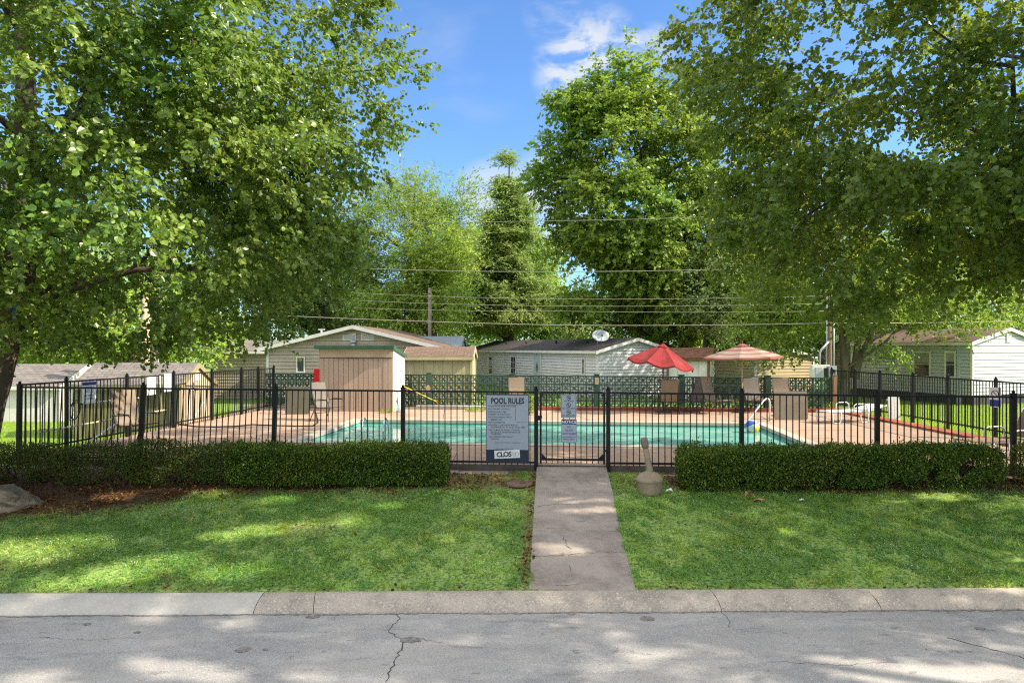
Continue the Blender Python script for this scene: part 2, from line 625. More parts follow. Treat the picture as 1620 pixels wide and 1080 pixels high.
# ------------------------------------------------------------------ ground, road, kerb, path, deck, pool
def surf_mat(name, base, layers, rough=.9, bump=.3, bscale=60, bdist=.01, spec=.2):
    """base colour, then layers (colour, noise scale, lo, hi, detail, stretch)"""
    m = bpy.data.materials.new(name)
    m.use_nodes = True
    t = m.node_tree
    b = t.nodes['Principled BSDF']
    b.inputs['Roughness'].default_value = rough
    b.inputs['Specular IOR Level'].default_value = spec
    co = t.nodes.new('ShaderNodeTexCoord')
    col = None
    for c, sc, lo, hi, de, st in layers:
        mp = t.nodes.new('ShaderNodeMapping')
        mp.inputs['Scale'].default_value = st
        t.links.new(co.outputs['Object'], mp.inputs[0])
        n = t.nodes.new('ShaderNodeTexNoise')
        n.inputs['Scale'].default_value = sc
        n.inputs['Detail'].default_value = de
        n.inputs['Roughness'].default_value = .65
        t.links.new(mp.outputs[0], n.inputs[0])
        mr = t.nodes.new('ShaderNodeMapRange')
        mr.inputs[1].default_value, mr.inputs[2].default_value = lo, hi
        t.links.new(n.outputs[0], mr.inputs[0])
        x = t.nodes.new('ShaderNodeMixRGB')
        t.links.new(mr.outputs[0], x.inputs[0])
        if col is None: x.inputs[1].default_value = (*base, 1)
        else: t.links.new(col, x.inputs[1])
        x.inputs[2].default_value = (*c, 1)
        col = x.outputs[0]
    t.links.new(col, b.inputs['Base Color'])
    n = t.nodes.new('ShaderNodeTexNoise')
    n.inputs['Scale'].default_value = bscale
    n.inputs['Detail'].default_value = 6
    n.inputs['Roughness'].default_value = .7
    t.links.new(co.outputs['Object'], n.inputs[0])
    bp = t.nodes.new('ShaderNodeBump')
    bp.inputs['Strength'].default_value = bump
    bp.inputs['Distance'].default_value = bdist
    t.links.new(n.outputs[0], bp.inputs['Height'])
    t.links.new(bp.outputs[0], b.inputs['Normal'])
    return m

ONE = (1, 1, 1)
M['asphalt'] = surf_mat('old_asphalt', (.35, .328, .302), [
    ((.25, .245, .24), 1.1, .42, .62, 6, (.5, 1, 1)), ((.40, .38, .355), 2.6, .5, .68, 6, (.45, 1, 1)),
    ((.14, .138, .135), 2.4, .57, .72, 10, (.30, 1.4, 1)), ((.15, .148, .145), 7, .60, .70, 10, (.6, 1, 1)), ((.43, .415, .395), 60, .50, .68, 4, ONE), ((.17, .167, .162), 70, .56, .70, 4, ONE)], .92, .7, 90, .007)
M['kerb_old'] = surf_mat('old_kerb_concrete', (.40, .345, .28), [
    ((.27, .235, .19), 2.4, .45, .65, 7, ONE), ((.52, .47, .40), 40, .54, .66, 3, ONE), ((.16, .135, .11), 50, .58, .72, 3, ONE), ((.20, .17, .13), 5, .6, .75, 8, ONE)], .9, .7, 80, .006)
M['kerb_new'] = surf_mat('new_kerb_concrete', (.46, .43, .375), [((.40, .37, .32), 3, .4, .65, 6, ONE), ((.53, .5, .44), 30, .55, .7, 4, ONE)], .85, .2, 90, .003)
M['path_concrete'] = surf_mat('path_concrete', (.34, .29, .245), [
    ((.22, .18, .155), 1.6, .42, .62, 7, ONE), ((.34, .29, .25), 5, .52, .7, 6, ONE), ((.13, .11, .095), 4.0, .62, .76, 9, ONE), ((.37, .33, .29), 70, .58, .7, 3, ONE), ((.12, .10, .09), 80, .60, .72, 3, ONE)], .9, .45, 60, .006)
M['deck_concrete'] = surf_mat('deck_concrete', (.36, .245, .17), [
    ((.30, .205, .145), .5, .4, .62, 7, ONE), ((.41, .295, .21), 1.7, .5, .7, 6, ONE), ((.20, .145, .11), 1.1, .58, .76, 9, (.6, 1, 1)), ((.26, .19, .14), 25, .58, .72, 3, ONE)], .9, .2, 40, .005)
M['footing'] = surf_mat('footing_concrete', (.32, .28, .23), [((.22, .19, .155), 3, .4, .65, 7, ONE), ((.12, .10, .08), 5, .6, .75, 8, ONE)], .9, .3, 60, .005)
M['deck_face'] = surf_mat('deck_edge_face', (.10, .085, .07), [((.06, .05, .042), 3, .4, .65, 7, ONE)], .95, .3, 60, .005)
M['coping'] = surf_mat('coping_concrete', (.44, .375, .30), [((.36, .30, .235), 3, .45, .65, 6, ONE)], .8, .2, 40, .004)
M['plaster'] = surf_mat('pool_plaster', (.21, .63, .53), [((.16, .54, .47), .8, .4, .65, 5, ONE), ((.27, .69, .58), 2.2, .55, .7, 5, (1, 2, 1))], .7, .05, 10, .005)
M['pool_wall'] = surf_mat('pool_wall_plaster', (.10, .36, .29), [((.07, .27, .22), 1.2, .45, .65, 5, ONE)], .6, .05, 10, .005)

def water_mat():
    m = bpy.data.materials.new('pool_water')
    m.use_nodes = True
    t = m.node_tree
    t.nodes.remove(t.nodes['Principled BSDF'])
    co = t.nodes.new('ShaderNodeTexCoord')
    mp = t.nodes.new('ShaderNodeMapping')
    mp.inputs['Scale'].default_value = (1, 1.7, 1)
    t.links.new(co.outputs['Object'], mp.inputs[0])
    n = t.nodes.new('ShaderNodeTexNoise')
    n.inputs['Scale'].default_value = 1.6
    n.inputs['Detail'].default_value = 4
    n.inputs['Distortion'].default_value = .6
    t.links.new(mp.outputs[0], n.inputs[0])
    bp = t.nodes.new('ShaderNodeBump')
    bp.inputs['Strength'].default_value = .35
    bp.inputs['Distance'].default_value = .03
    t.links.new(n.outputs[0], bp.inputs['Height'])
    # cloudy turquoise body: plaster floor seen through the ripples
    n2 = t.nodes.new('ShaderNodeTexNoise')
    n2.inputs['Scale'].default_value = .9
    n2.inputs['Detail'].default_value = 5
    n2.inputs['Distortion'].default_value = 1.2
    t.links.new(mp.outputs[0], n2.inputs[0])
    cr = t.nodes.new('ShaderNodeValToRGB')
    cr.color_ramp.elements[0].position, cr.color_ramp.elements[0].color = .35, (.12, .40, .325, 1)
    cr.color_ramp.elements[1].position, cr.color_ramp.elements[1].color = .66, (.26, .53, .44, 1)
    t.links.new(n2.outputs[0], cr.inputs[0])
    df = t.nodes.new('ShaderNodeBsdfDiffuse')
    t.links.new(cr.outputs[0], df.inputs[0])
    tp = t.nodes.new('ShaderNodeBsdfTransparent')
    tp.inputs[0].default_value = (.55, .93, .86, 1)
    tr = t.nodes.new('ShaderNodeMixShader')
    tr.inputs[0].default_value = .12
    t.links.new(df.outputs[0], tr.inputs[1])
    t.links.new(tp.outputs[0], tr.inputs[2])
    gl = t.nodes.new('ShaderNodeBsdfGlossy')
    gl.inputs['Roughness'].default_value = .03
    t.links.new(bp.outputs[0], gl.inputs['Normal'])
    fr = t.nodes.new('ShaderNodeFresnel')
    fr.inputs[0].default_value = 1.26
    t.links.new(bp.outputs[0], fr.inputs['Normal'])
    x = t.nodes.new('ShaderNodeMixShader')
    t.links.new(fr.outputs[0], x.inputs[0])
    t.links.new(tr.outputs[0], x.inputs[1])
    t.links.new(gl.outputs[0], x.inputs[2])
    t.links.new(x.outputs[0], t.nodes['Material Output'].inputs[0])
    return m

M['water'] = water_mat()

def ground_mat():
    """lawn soil with thatch; bare mulch where the vertex attribute 'bare' says so"""
    m = surf_mat('lawn_soil', (.20, .34, .075), [
        ((.28, .40, .10), 1.3, .4, .62, 6, ONE), ((.30, .27, .14), 5, .56, .74, 7, ONE), ((.05, .09, .024), 22, .44, .60, 6, ONE), ((.26, .30, .09), 55, .55, .70, 4, ONE)], 1.0, .5, 40, .02)
    t = m.node_tree
    b = t.nodes['Principled BSDF']
    src = b.inputs['Base Color'].links[0].from_socket
    at = t.nodes.new('ShaderNodeAttribute')
    at.attribute_name = 'bare'
    co = t.nodes.new('ShaderNodeTexCoord')
    n = t.nodes.new('ShaderNodeTexNoise')
    n.inputs['Scale'].default_value = 16
    n.inputs['Detail'].default_value = 8
    n.inputs['Roughness'].default_value = .7
    t.links.new(co.outputs['Object'], n.inputs[0])
    r = t.nodes.new('ShaderNodeValToRGB')
    r.color_ramp.elements[0].position, r.color_ramp.elements[0].color = .34, (.035, .022, .013, 1)
    r.color_ramp.elements[1].position, r.color_ramp.elements[1].color = .70, (.19, .115, .06, 1)
    t.links.new(n.outputs[0], r.inputs[0])
    x = t.nodes.new('ShaderNodeMixRGB')
    t.links.new(at.outputs['Fac'], x.inputs[0])
    t.links.new(src, x.inputs[1])
    t.links.new(r.outputs[0], x.inputs[2])
    t.links.new(x.outputs[0], b.inputs['Base Color'])
    return m

M['ground'] = ground_mat()

xs = np.unique(np.concatenate([np.linspace(-400, -40, 10), np.arange(-40, -12, 1.0), np.arange(-12, 14, .18), np.arange(14, 40, 1.0), np.linspace(40, 400, 10)]))
ts = np.unique(np.concatenate([[-300, -120, -50, -20, -5, 0, 4, 7, 8.066, 8.082], np.arange(8.2, 14.2, .14), np.arange(14.2, 36, .4), np.linspace(36, 600, 20)]))
gx, gt = np.meshgrid(xs, ts)
gy = gt + .0165 * np.clip(gx, -60, 60) * np.where(gt < 9, 1, np.clip((13 - gt) / 4, 0, 1)) * np.where(gt < 0, 0, 1)
gz = zg(gx, gy)
row = np.arange(len(ts))[:, None] * len(xs)
i0 = (row[:-1] + np.arange(len(xs) - 1)[None, :]).ravel()
GF = np.stack([i0, i0 + 1, i0 + 1 + len(xs), i0 + len(xs)], 1)
ground = np_mesh('ground', np.stack([gx.ravel(), gy.ravel(), gz.ravel()], 1), GF, M['ground'], None, True)
at = ground.data.attributes.new('bare', 'FLOAT', 'POINT')
at.data.foreach_set('value', dirt(gx.ravel(), gy.ravel()).astype(np.float32))
tag(ground, kind='structure')

ROAD_Z = -.82
b = MB()
b.poly([(-80, -1.5, ROAD_Z), (80, -1.5, ROAD_Z), (80, Yk(80) - .26, ROAD_Z), (-80, Yk(-80) - .26, ROAD_Z)])
tag(b.build('road', M['asphalt']), kind='structure')

def strip(pts, width, z, seed, jit=.02):
    """a thin ragged strip lying on the level z (a crack or a tar seam)"""
    rs = random.Random(seed)
    P = []
    for (x0, y0), (x1, y1) in zip(pts[:-1], pts[1:]):
        n = max(2, int(math.hypot(x1 - x0, y1 - y0) / .05))
        for i in range(n):
            P.append((x0 + (x1 - x0) * i / n + rs.uniform(-jit, jit), y0 + (y1 - y0) * i / n + rs.uniform(-jit, jit)))
    P.append(pts[-1])
    mb = MB()
    vs, fs = [], []
    for i, (x, y) in enumerate(P):
        a, c = P[max(i - 1, 0)], P[min(i + 1, len(P) - 1)]
        d = Vector((c[0] - a[0], c[1] - a[1], 0)).normalized()
        n = Vector((-d.y, d.x, 0)) * width * rs.uniform(.25, 1.0) * .5
        zz = z(x, y) if callable(z) else z
        vs += [(x + n.x, y + n.y, zz), (x - n.x, y - n.y, zz)]
        if i: fs.append((2 * i - 2, 2 * i - 1, 2 * i + 1, 2 * i))
    mb.add(vs, fs)
    return mb

M['crack'] = mat('crack', (.05, .048, .044), None, rough=1)
M['tar'] = mat('tar_spot', (.12, .105, .09), (.19, .175, .16), 25, .9, c3=(.27, .255, .24), s3=22, t3=(.44, .6))
def rp(px, py): p = G(px, py, ROAD_Z); return (p.x, p.y)
for k, (pts, wd) in enumerate([
        ([(626, 968), (632, 978), (612, 998), (640, 1014), (628, 1040), (610, 1078)], .013),
        ([(640, 1014), (668, 1010), (700, 1016)], .007),
        ([(1130, 962), (1150, 975), (1155, 992)], .008),
        ([(1500, 1008), (1560, 1025), (1640, 1045)], .014),
        ([(1215, 1045), (1330, 1052), (1420, 1046)], .007),
        ([(60, 1008), (120, 1012), (210, 1009)], .006)]):
    tag(strip([rp(*p) for p in pts], wd, ROAD_Z + .004, k).build('road_crack', M['crack']), kind='structure')
def patch(cx, cy, rx, ry, z, seed):
    rs = random.Random(seed)
    mb = MB()
    mb.poly([(cx + math.cos(a) * rx * rs.uniform(.75, 1.1), cy + math.sin(a) * ry * rs.uniform(.75, 1.1), z) for a in [2 * PI * i / 16 for i in range(16)]])
    return mb
for k, (px, py, w_, h_) in enumerate([(1024, 978, 11, 4), (385, 1027, 11, 4), (138, 987, 6, 2), (217, 1000, 6, 1.5), (905, 971, 6, 1.5), (648, 1012, 16, 4),
                                      (1550, 994, 8, 2), (495, 975, 12, 3), (420, 1027, 5, 1)]):
    p = G(px, py, ROAD_Z)
    tag(patch(p.x, p.y, w_ / 135, h_ / 135 * 2.6, ROAD_Z + .0045 + k * .0001, k).build('road_stain', M['tar']), kind='structure')

# kerb: a rolled profile swept along X, new pale length beside the old one
prof = [(.03, -.90), (.03, -.678), (0, -.672), (-.05, -.676), (-.13, -.70), (-.20, -.735), (-.26, -.785), (-.29, -.826), (-.29, -.90)]
def kerb(x0, x1, name, m, skew0=0, skew1=0):
    n = max(2, int((x1 - x0) / .3))
    rs = random.Random(int(x0 * 10))
    vs, fs = [], []
    k = len(prof)
    for i in range(n + 1):
        for dy, z in prof:
            f = i / n
            x = x0 + (x1 - x0) * f + (skew0 * (1 - f) + skew1 * f) * (dy + .15)
            vs.append((x, Yk(x) + dy, z + rs.uniform(-.004, .004)))
    for i in range(n):
        for j in range(k - 1):
            fs.append((i * k + j, i * k + j + 1, (i + 1) * k + j + 1, (i + 1) * k + j))
    mb = MB(); mb.smooth = True; mb.add(vs, fs)
    return tag(mb.build(name, m), kind='structure')
XJ = (415 - 810) / 1080 * 8.0
kerb(-60, XJ - .004, 'kerb', M['kerb_new'], 0, .10)
kx = [XJ + .004, (502 - 810) / 1080 * 8.0, (1130 - 810) / 1080 * 8.05, (1375 - 810) / 1080 * 8.1, 7.4, 60]
for a, c in zip(kx[:-1], kx[1:]):
    kerb(a, c - .007, 'kerb', M['kerb_old'], .10 if a < -2.8 else -.2, -.2)
gl = [(-7 + k * .5, Yk(-7 + k * .5) - .305 + .015 * math.sin(k * 1.7)) for k in range(30)]
tag(strip(gl, .05, ROAD_Z + .0042, 31, .012).build('gutter_grit', M['tar']), kind='structure')
# path: four slabs climbing from the kerb to the gate
PATH_L = lambda y: .196 + (y - 8.13) * .057
PATH_W = 1.275
def pz(y): return -.672 + (y - 8.11) / (12.78 - 8.11) * .645
cuts = [8.125, 9.02, 9.86, 10.55, 11.32, 12.05, 12.80]
for i, (y0, y1) in enumerate(zip(cuts[:-1], cuts[1:])):
    a, c = y0 + .006, y1 - .006
    tilt = random.Random(i).uniform(-.006, .006)
    mb = MB()
    P = lambda y, s, dz: (PATH_L(y) + s * PATH_W + (.03 if s and y > 11 else 0), y + s * -.03 + random.Random(int(y * 97 + s)).uniform(-.01, .01), pz(y) + dz + tilt * s)
    top = [P(a, 0, 0), P(a, 1, 0), P(c, 1, 0), P(c, 0, 0)]
    mb.prism([(x, y, z - .12) for x, y, z in top], (0, 0, .12))
    tag(mb.build('path', M['path_concrete'], None, .012), kind='structure')
def pp(px, py):
    for _ in range(6):
        pass
    y = 10.0
    for _ in range(30):
        z = pz(y) + .004
        y = .5 * y + .5 * (CAM_Z - z) * FPX / (py - HY)
    return ((px - CX) / FPX * y, y)
for k, pts in enumerate([[(892, 850), (897, 862), (905, 868)], [(902, 893), (903, 902)], [(850, 800), (880, 796), (925, 797)], [(842, 880), (900, 876), (960, 872), (990, 873)],
                         [(958, 895), (970, 886)], [(880, 925), (930, 923)], [(845, 834), (900, 836), (950, 837)]]):
    tag(strip([pp(*p) for p in pts], .010, lambda x, y: pz(y) + .004, 40 + k).build('path_crack', M['crack']), kind='structure')

# deck with the hole for the pool
WALL_A = Vector((-9.46, 26.2, 0))                       # left end of the block wall
def wall_pt(s, out=0.0, z=0.0):
    p = WALL_A + PU * s - PV * out
    return Vector((p.x, p.y, z))
yl = 13.53
o4 = [Vector((XL(yl) - .1, Yf(XL(yl)) + .02, 0)), Vector((XR - .25, Yf(XR) + .02, 0)), wall_pt(21.1, 1.25), wall_pt(.35, 1.25)]
i4 = [pool_pt(-.28, POOL_W + .28), pool_pt(POOL_L + .28, POOL_W + .28), pool_pt(POOL_L + .28, -.28), pool_pt(-.28, -.28)]
b = MB()
for k in range(4):
    j = (k + 1) % 4
    b.quad(o4[k], o4[j], i4[j], i4[k])
    b.quad(o4[k], o4[j], o4[j] - Vector((0, 0, .22)), o4[k] - Vector((0, 0, .22)))
deck = tag(b.build('pool_deck', M['deck_concrete']), kind='structure')
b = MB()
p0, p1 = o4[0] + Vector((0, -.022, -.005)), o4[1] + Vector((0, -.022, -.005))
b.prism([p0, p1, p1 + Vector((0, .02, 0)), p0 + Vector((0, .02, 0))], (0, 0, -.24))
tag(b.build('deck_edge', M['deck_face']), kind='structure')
b = MB()
for (xa, xb) in ((-10.4, .36), (1.86, 12.4)):
    n = 8
    for i in range(n):
        xc, xd = xa + (xb - xa) * i / n, xa + (xb - xa) * (i + 1) / n - .012
        dz = random.Random(i).uniform(-.01, .006)
        b.prism([(xc, Yf(xc) - .30, -.125 + dz), (xd, Yf(xd) - .30, -.125 + dz), (xd, Yf(xd) - .012, -.118 + dz), (xc, Yf(xc) - .012, -.118 + dz)], (0, 0, -.1))
tag(b.build('footing', M['footing']), kind='structure')
# deck joints
for k, (a, c) in enumerate([(pool_pt(-.3, 2.2), Vector((XL(18.6), 18.6, 0))), (pool_pt(POOL_L + .3, 1.5), Vector((XR - .3, 18.2, 0))), (pool_pt(2.5, -.3), wall_pt(7.2, 1.3)), (pool_pt(7, -.3), wall_pt(11.5, 1.3)),
                            (pool_pt(3, POOL_W + .3), Vector((-2.3, Yf(-2.3) + .1, 0))), (pool_pt(9, POOL_W + .3), Vector((3.9, Yf(3.9) + .1, 0))), (pool_pt(POOL_L + .3, POOL_W + .2), Vector((XR - .3, 14.2, 0)))]):
    tag(strip([(a.x, a.y), (c.x, c.y)], .022, .004, 60 + k, .004).build('deck_joint', M['deck_face']), kind='structure')
# coping and pool basin
b = MB()
ci = [pool_pt(0, POOL_W), pool_pt(POOL_L, POOL_W), pool_pt(POOL_L, 0), pool_pt(0, 0)]
up = Vector((0, 0, .022))
for k in range(4):
    j = (k + 1) % 4
    b.quad(i4[k] + up, i4[j] + up, ci[j] + up, ci[k] + up)
    b.quad(i4[k] + up, i4[j] + up, i4[j] - up, i4[k] - up)
    b.quad(ci[k] + up, ci[j] + up, ci[j] - up * 4, ci[k] - up * 4)
tag(b.build('pool_coping', M['coping']), kind='structure')
b = MB()
zd = lambda u: -1.0 - .5 * max(0, min(1, (u - 2) / 6))
for k in range(4):
    j = (k + 1) % 4
    a, c = ci[k] + Vector((0, 0, -.06)), ci[j] + Vector((0, 0, -.06))
    b.quad(a, c, c + Vector((0, 0, -1.5)), a + Vector((0, 0, -1.5)))
tag(b.build('pool_wall', M['pool_wall']), kind='structure')
b = MB()
b.quad(pool_pt(0, 0, -1.0), pool_pt(POOL_L, 0, -1.35), pool_pt(POOL_L, POOL_W, -1.35), pool_pt(0, POOL_W, -1.0))
tag(b.build('pool_floor', M['plaster']), kind='structure')
b = MB()
b.quad(pool_pt(0, 0, -.12), pool_pt(POOL_L, 0, -.12), pool_pt(POOL_L, POOL_W, -.12), pool_pt(0, POOL_W, -.12))
tag(b.build('water', M['water']), kind='structure')
# planting bed between deck and block wall
b = MB()
b.quad(wall_pt(-.5, 1.25, -.012), wall_pt(21.6, 1.25, -.012), wall_pt(21.6, -.6, .0), wall_pt(-.5, -.6, .0))
tag(b.build('planting_bed', M['soil']), kind='structure')

# ------------------------------------------------------------------ foliage
def unit(v):
    return v / np.maximum(np.linalg.norm(v, axis=1, keepdims=True), 1e-6)

HEART = (np.array([(0, 0, 0), (-.40, .26, .07), (-.36, .62, .07), (0, 1, -.04), (.36, .62, .07), (.40, .26, .07)]), np.array([(0, 3, 2, 1), (0, 5, 4, 3)]))
OVAL = (np.array([(0, 0, 0), (-.26, .35, .05), (-.22, .68, .05), (0, 1, -.03), (.22, .68, .05), (.26, .35, .05)]), np.array([(0, 3, 2, 1), (0, 5, 4, 3)]))
DIAM = (np.array([(0, 0, 0), (-.36, .48, .08), (0, 1, -.06), (.36, .48, .08)]), np.array([(0, 3, 2, 1)]))
THIN = (np.array([(0, 0, 0), (-.15, .45, .03), (0, 1, -.05), (.15, .45, .03)]), np.array([(0, 3, 2, 1)]))

def leaves(name, pos, axis, nrm, size, shape, m, parent=None):
    T, F = shape
    axis = unit(axis)
    nrm = unit(nrm - axis * (nrm * axis).sum(1, keepdims=True))
    side = np.cross(axis, nrm)
    s = np.asarray(size).reshape(-1, 1, 1)
    V = pos[:, None, :] + s * (T[None, :, 0:1] * side[:, None, :] + T[None, :, 1:2] * axis[:, None, :] + T[None, :, 2:3] * nrm[:, None, :])
    n, k = len(pos), len(T)
    FF = (F[None, :, :] + (np.arange(n) * k)[:, None, None]).reshape(-1, F.shape[1])
    return np_mesh(name, V.reshape(-1, 3), FF, m, parent)

def ellipsoid_clumps(rng, ells, n, shell=4.5, gap=(1.3, -.55), seed=0):
    vol = np.array([e[1][0] * e[1][1] * e[1][2] * (e[2] if len(e) > 2 else 1.0) for e in ells]) ** .8
    vol /= vol.sum()
    out = []
    while len(out) < n:
        k = rng.choice(len(ells), p=vol)
        c, r = np.array(ells[k][0], float), np.array(ells[k][1], float)
        d = rng.normal(size=3)
        d /= np.linalg.norm(d)
        p = c + d * r * rng.uniform(0, 1) ** (1 / shell)
        deep = False
        for i, e in enumerate(ells):
            if i != k and np.linalg.norm((p - np.array(e[0])) / np.array(e[1])) < .55:
                deep = True
        if deep and rng.uniform() < .7:
            continue
        g = vnoise(p[0] + p[2] * .7, p[1] - p[2] * .9, gap[0], seed) + .6 * vnoise(p[0] - p[1], p[2] * 1.3, gap[0], seed + 1)
        if g < gap[1]:
            continue
        out.append(p)
    return np.array(out)

def sprays(rng, cl, rad, centre, n_tw, n_lf, tw_len, droop=.35, flat=.7, up=.9):
    """twigs round each clump centre and leaves along each twig"""
    nC = len(cl)
    o = np.repeat(cl, n_tw, 0)
    r = np.repeat(rad, n_tw)[:, None]
    off = rng.normal(size=o.shape)
    off = unit(off) * rng.uniform(0, 1, (len(o), 1)) ** .5
    off[:, 2] *= flat * (.75 if tw_len < .6 else 1)
    out = unit(o - centre)
    o = o + off * r
    d = unit(out * .7 + unit(off) * .7 + rng.normal(size=o.shape) * .45 + np.array([0, 0, -.15]))
    ln = tw_len * rng.uniform(.6, 1.3, (len(o), 1))
    tip = o + d * ln + np.array([0, 0, -1]) * (ln * .12)
    n = len(o)
    t = (np.arange(n_lf)[None, :] + rng.uniform(-.3, .3, (n, n_lf))) / (n_lf - .5)
    t = np.clip(t, .02, 1)[..., None]
    pos = o[:, None, :] * (1 - t) + tip[:, None, :] * t + np.array([0, 0, .22]) * (ln[:, None, :] * t * (1 - t))
    sgn = np.where(np.arange(n_lf) % 2 == 0, 1.0, -1.0)[None, :, None]
    sd = np.cross(d, np.array([0, 0, 1.0]))
    sd = unit(sd)
    ax = d[:, None, :] * .45 + sd[:, None, :] * sgn * .8 + rng.normal(size=(n, n_lf, 3)) * .4 + np.array([0, 0, -droop])
    nr = np.array([0, 0, up]) + out[:, None, :] * .5 + rng.normal(size=(n, n_lf, 3)) * .75
    pos = pos + rng.normal(size=pos.shape) * .02
    return pos.reshape(-1, 3), ax.reshape(-1, 3), nr.reshape(-1, 3), o, tip

def trunk_mesh(mb, rng, path, radii, clumps, n_limb, limb_r, br_r, sides=8, br_every=1, low=.25):
    """tapered trunk, curved limbs to spread-out clumps, thin branches to the rest"""
    path = [np.array(p, float) for p in path]
    fine, fr = [], []
    for i in range(len(path) - 1):
        for t in np.linspace(0, 1, 5)[:-1]:
            fine.append(path[i] * (1 - t) + path[i + 1] * t + rng.normal(size=3) * .012)
            fr.append(radii[i] * (1 - t) + radii[i + 1] * t)
    fine.append(path[-1]); fr.append(radii[-1])
    mb.tube(fine, fr, sides)
    fine = np.array(fine)
    top, bot = fine[-1], fine[0]
    sel = [int(rng.integers(len(clumps)))]
    dist = np.linalg.norm(clumps - clumps[sel[0]], axis=1)
    for _ in range(min(n_limb, len(clumps)) - 1):
        k = int(np.argmax(dist)); sel.append(k)
        dist = np.minimum(dist, np.linalg.norm(clumps - clumps[k], axis=1))
    pts, prs = [], []
    lo_i = int(len(fine) * low)
    for k in sel:
        tgt = clumps[k]
        hd = np.linalg.norm((tgt - fine[lo_i:])[:, :2], axis=1)
        cost = np.abs((tgt[2] - .45 * hd) - fine[lo_i:, 2])
        s = lo_i + int(np.argmin(cost + rng.uniform(0, .4, len(cost))))
        p0 = fine[s]
        L_ = np.linalg.norm(tgt - p0)
        p1 = p0 + (tgt - p0) * .45 + np.array([0, 0, .16 * L_]) + rng.normal(size=3) * .06 * L_
        r0 = min(limb_r, fr[s] * .75)
        n = 8
        q = [(1 - t) ** 2 * p0 + 2 * t * (1 - t) * p1 + t * t * tgt + (rng.normal(size=3) * .02 * L_ if 0 < t < 1 else 0) for t in np.linspace(0, 1, n)]
        rr = [r0 * (1 - t) + br_r * .45 * t for t in np.linspace(0, 1, n)]
        mb.tube(q, rr, 6, cap=False)
        pts += q[1:]; prs += rr[1:]
    pts = np.array(pts)
    prs = np.array(prs)
    order = np.argsort([np.linalg.norm(pts - c, axis=1).min() for c in clumps])
    for k in order:
        if k in sel: continue
        tgt = clumps[k]
        d = np.linalg.norm(pts - tgt, axis=1)
        s = int(np.argmin(d + rng.uniform(0, .25, len(d))))
        L_ = d[s]
        if L_ < .15: continue
        p0 = pts[s]
        p1 = (p0 + tgt) / 2 + np.array([0, 0, .12 * L_]) + rng.normal(size=3) * .08 * L_
        r0 = min(br_r, prs[s] * .8)
        q = [(1 - t) ** 2 * p0 + 2 * t * (1 - t) * p1 + t * t * tgt for t in np.linspace(0, 1, 4)]
        mb.tube(q, [r0, r0 * .75, r0 * .5, r0 * .3], 4, cap=False)
        pts = np.vstack([pts, q[1:]])
        prs = np.concatenate([prs, [r0 * .75, r0 * .55, r0 * .4]])

def twig_mesh(mb, rng, o, tip, r, share):
    k = rng.choice(len(o), int(len(o) * share), replace=False)
    vs, fs = [], []
    for i in k:
        a, b_ = o[i], tip[i]
        m_ = (a + b_) / 2 + np.array([0, 0, .05])
        n = len(vs)
        for p, rr in ((a, r), (m_, r * .7), (b_, r * .3)):
            vs += [p + np.array([rr, 0, 0]), p + np.array([-rr * .5, rr * .87, 0]), p + np.array([-rr * .5, -rr * .87, 0])]
        for u in (0, 3):
            for j in range(3):
                fs.append((n + u + j, n + u + (j + 1) % 3, n + u + 3 + (j + 1) % 3, n + u + 3 + j))
    mb.add(vs, fs)

SUN_GAPS = []
def gap_at(px, py, r, z=None):
    if z is None:
        y = 10.0
        for _ in range(40):
            x = (px - CX) / FPX * y
            y = .5 * y + .5 * (CAM_Z - zg1(x, y)) * FPX / (py - HY)
        p = np.array([(px - CX) / FPX * y, y, zg1((px - CX) / FPX * y, y)])
    else:
        p = np.array(G(px, py, z))
    SUN_GAPS.append((p, r))
for q in [(20, 868, .3), (75, 862, .32), (130, 856, .26), (60, 885, .2), (80, 925, .22), (165, 910, .26), (225, 895, .28), (285, 882, .2), (345, 848, .2), (410, 838, .24), (470, 832, .2), (360, 905, .22), (400, 900, .16),
          (545, 826, .16), (610, 800, .16), (440, 790, .2), (330, 780, .2), (180, 785, .2), (890, 794, .15), (940, 794, .12), (905, 810, .16), (950, 808, .16), (870, 867, .2), (905, 870, .12), (930, 752, .12), (700, 850, .14), (1490, 785, .22), (1240, 840, .15)]:
    gap_at(q[0], q[1], q[2] * 1.3)
for q in [(1390, 1062, .42), (1480, 1075, .45), (1300, 1050, .25), (1570, 1070, .4), (240, 978, .22), (330, 1068, .3), (225, 1052, .24), (60, 1076, .32), (290, 1046, .2), (370, 985, .2), (1560, 946, .25), (960, 1056, .2), (1040, 1030, .15)]:
    gap_at(q[0], q[1], q[2] * .8, ROAD_Z)
TS = np.array(to_sun)

def open_gaps(rng, pos):
    keep = np.ones(len(pos), bool)
    for p, r in SUN_GAPS:
        d = pos - p
        t = d @ TS
        q = np.linalg.norm(d - t[:, None] * TS, axis=1)
        keep &= ~((t > 0) & (q < r * rng.uniform(.7, 1.25, len(pos))))
    return keep

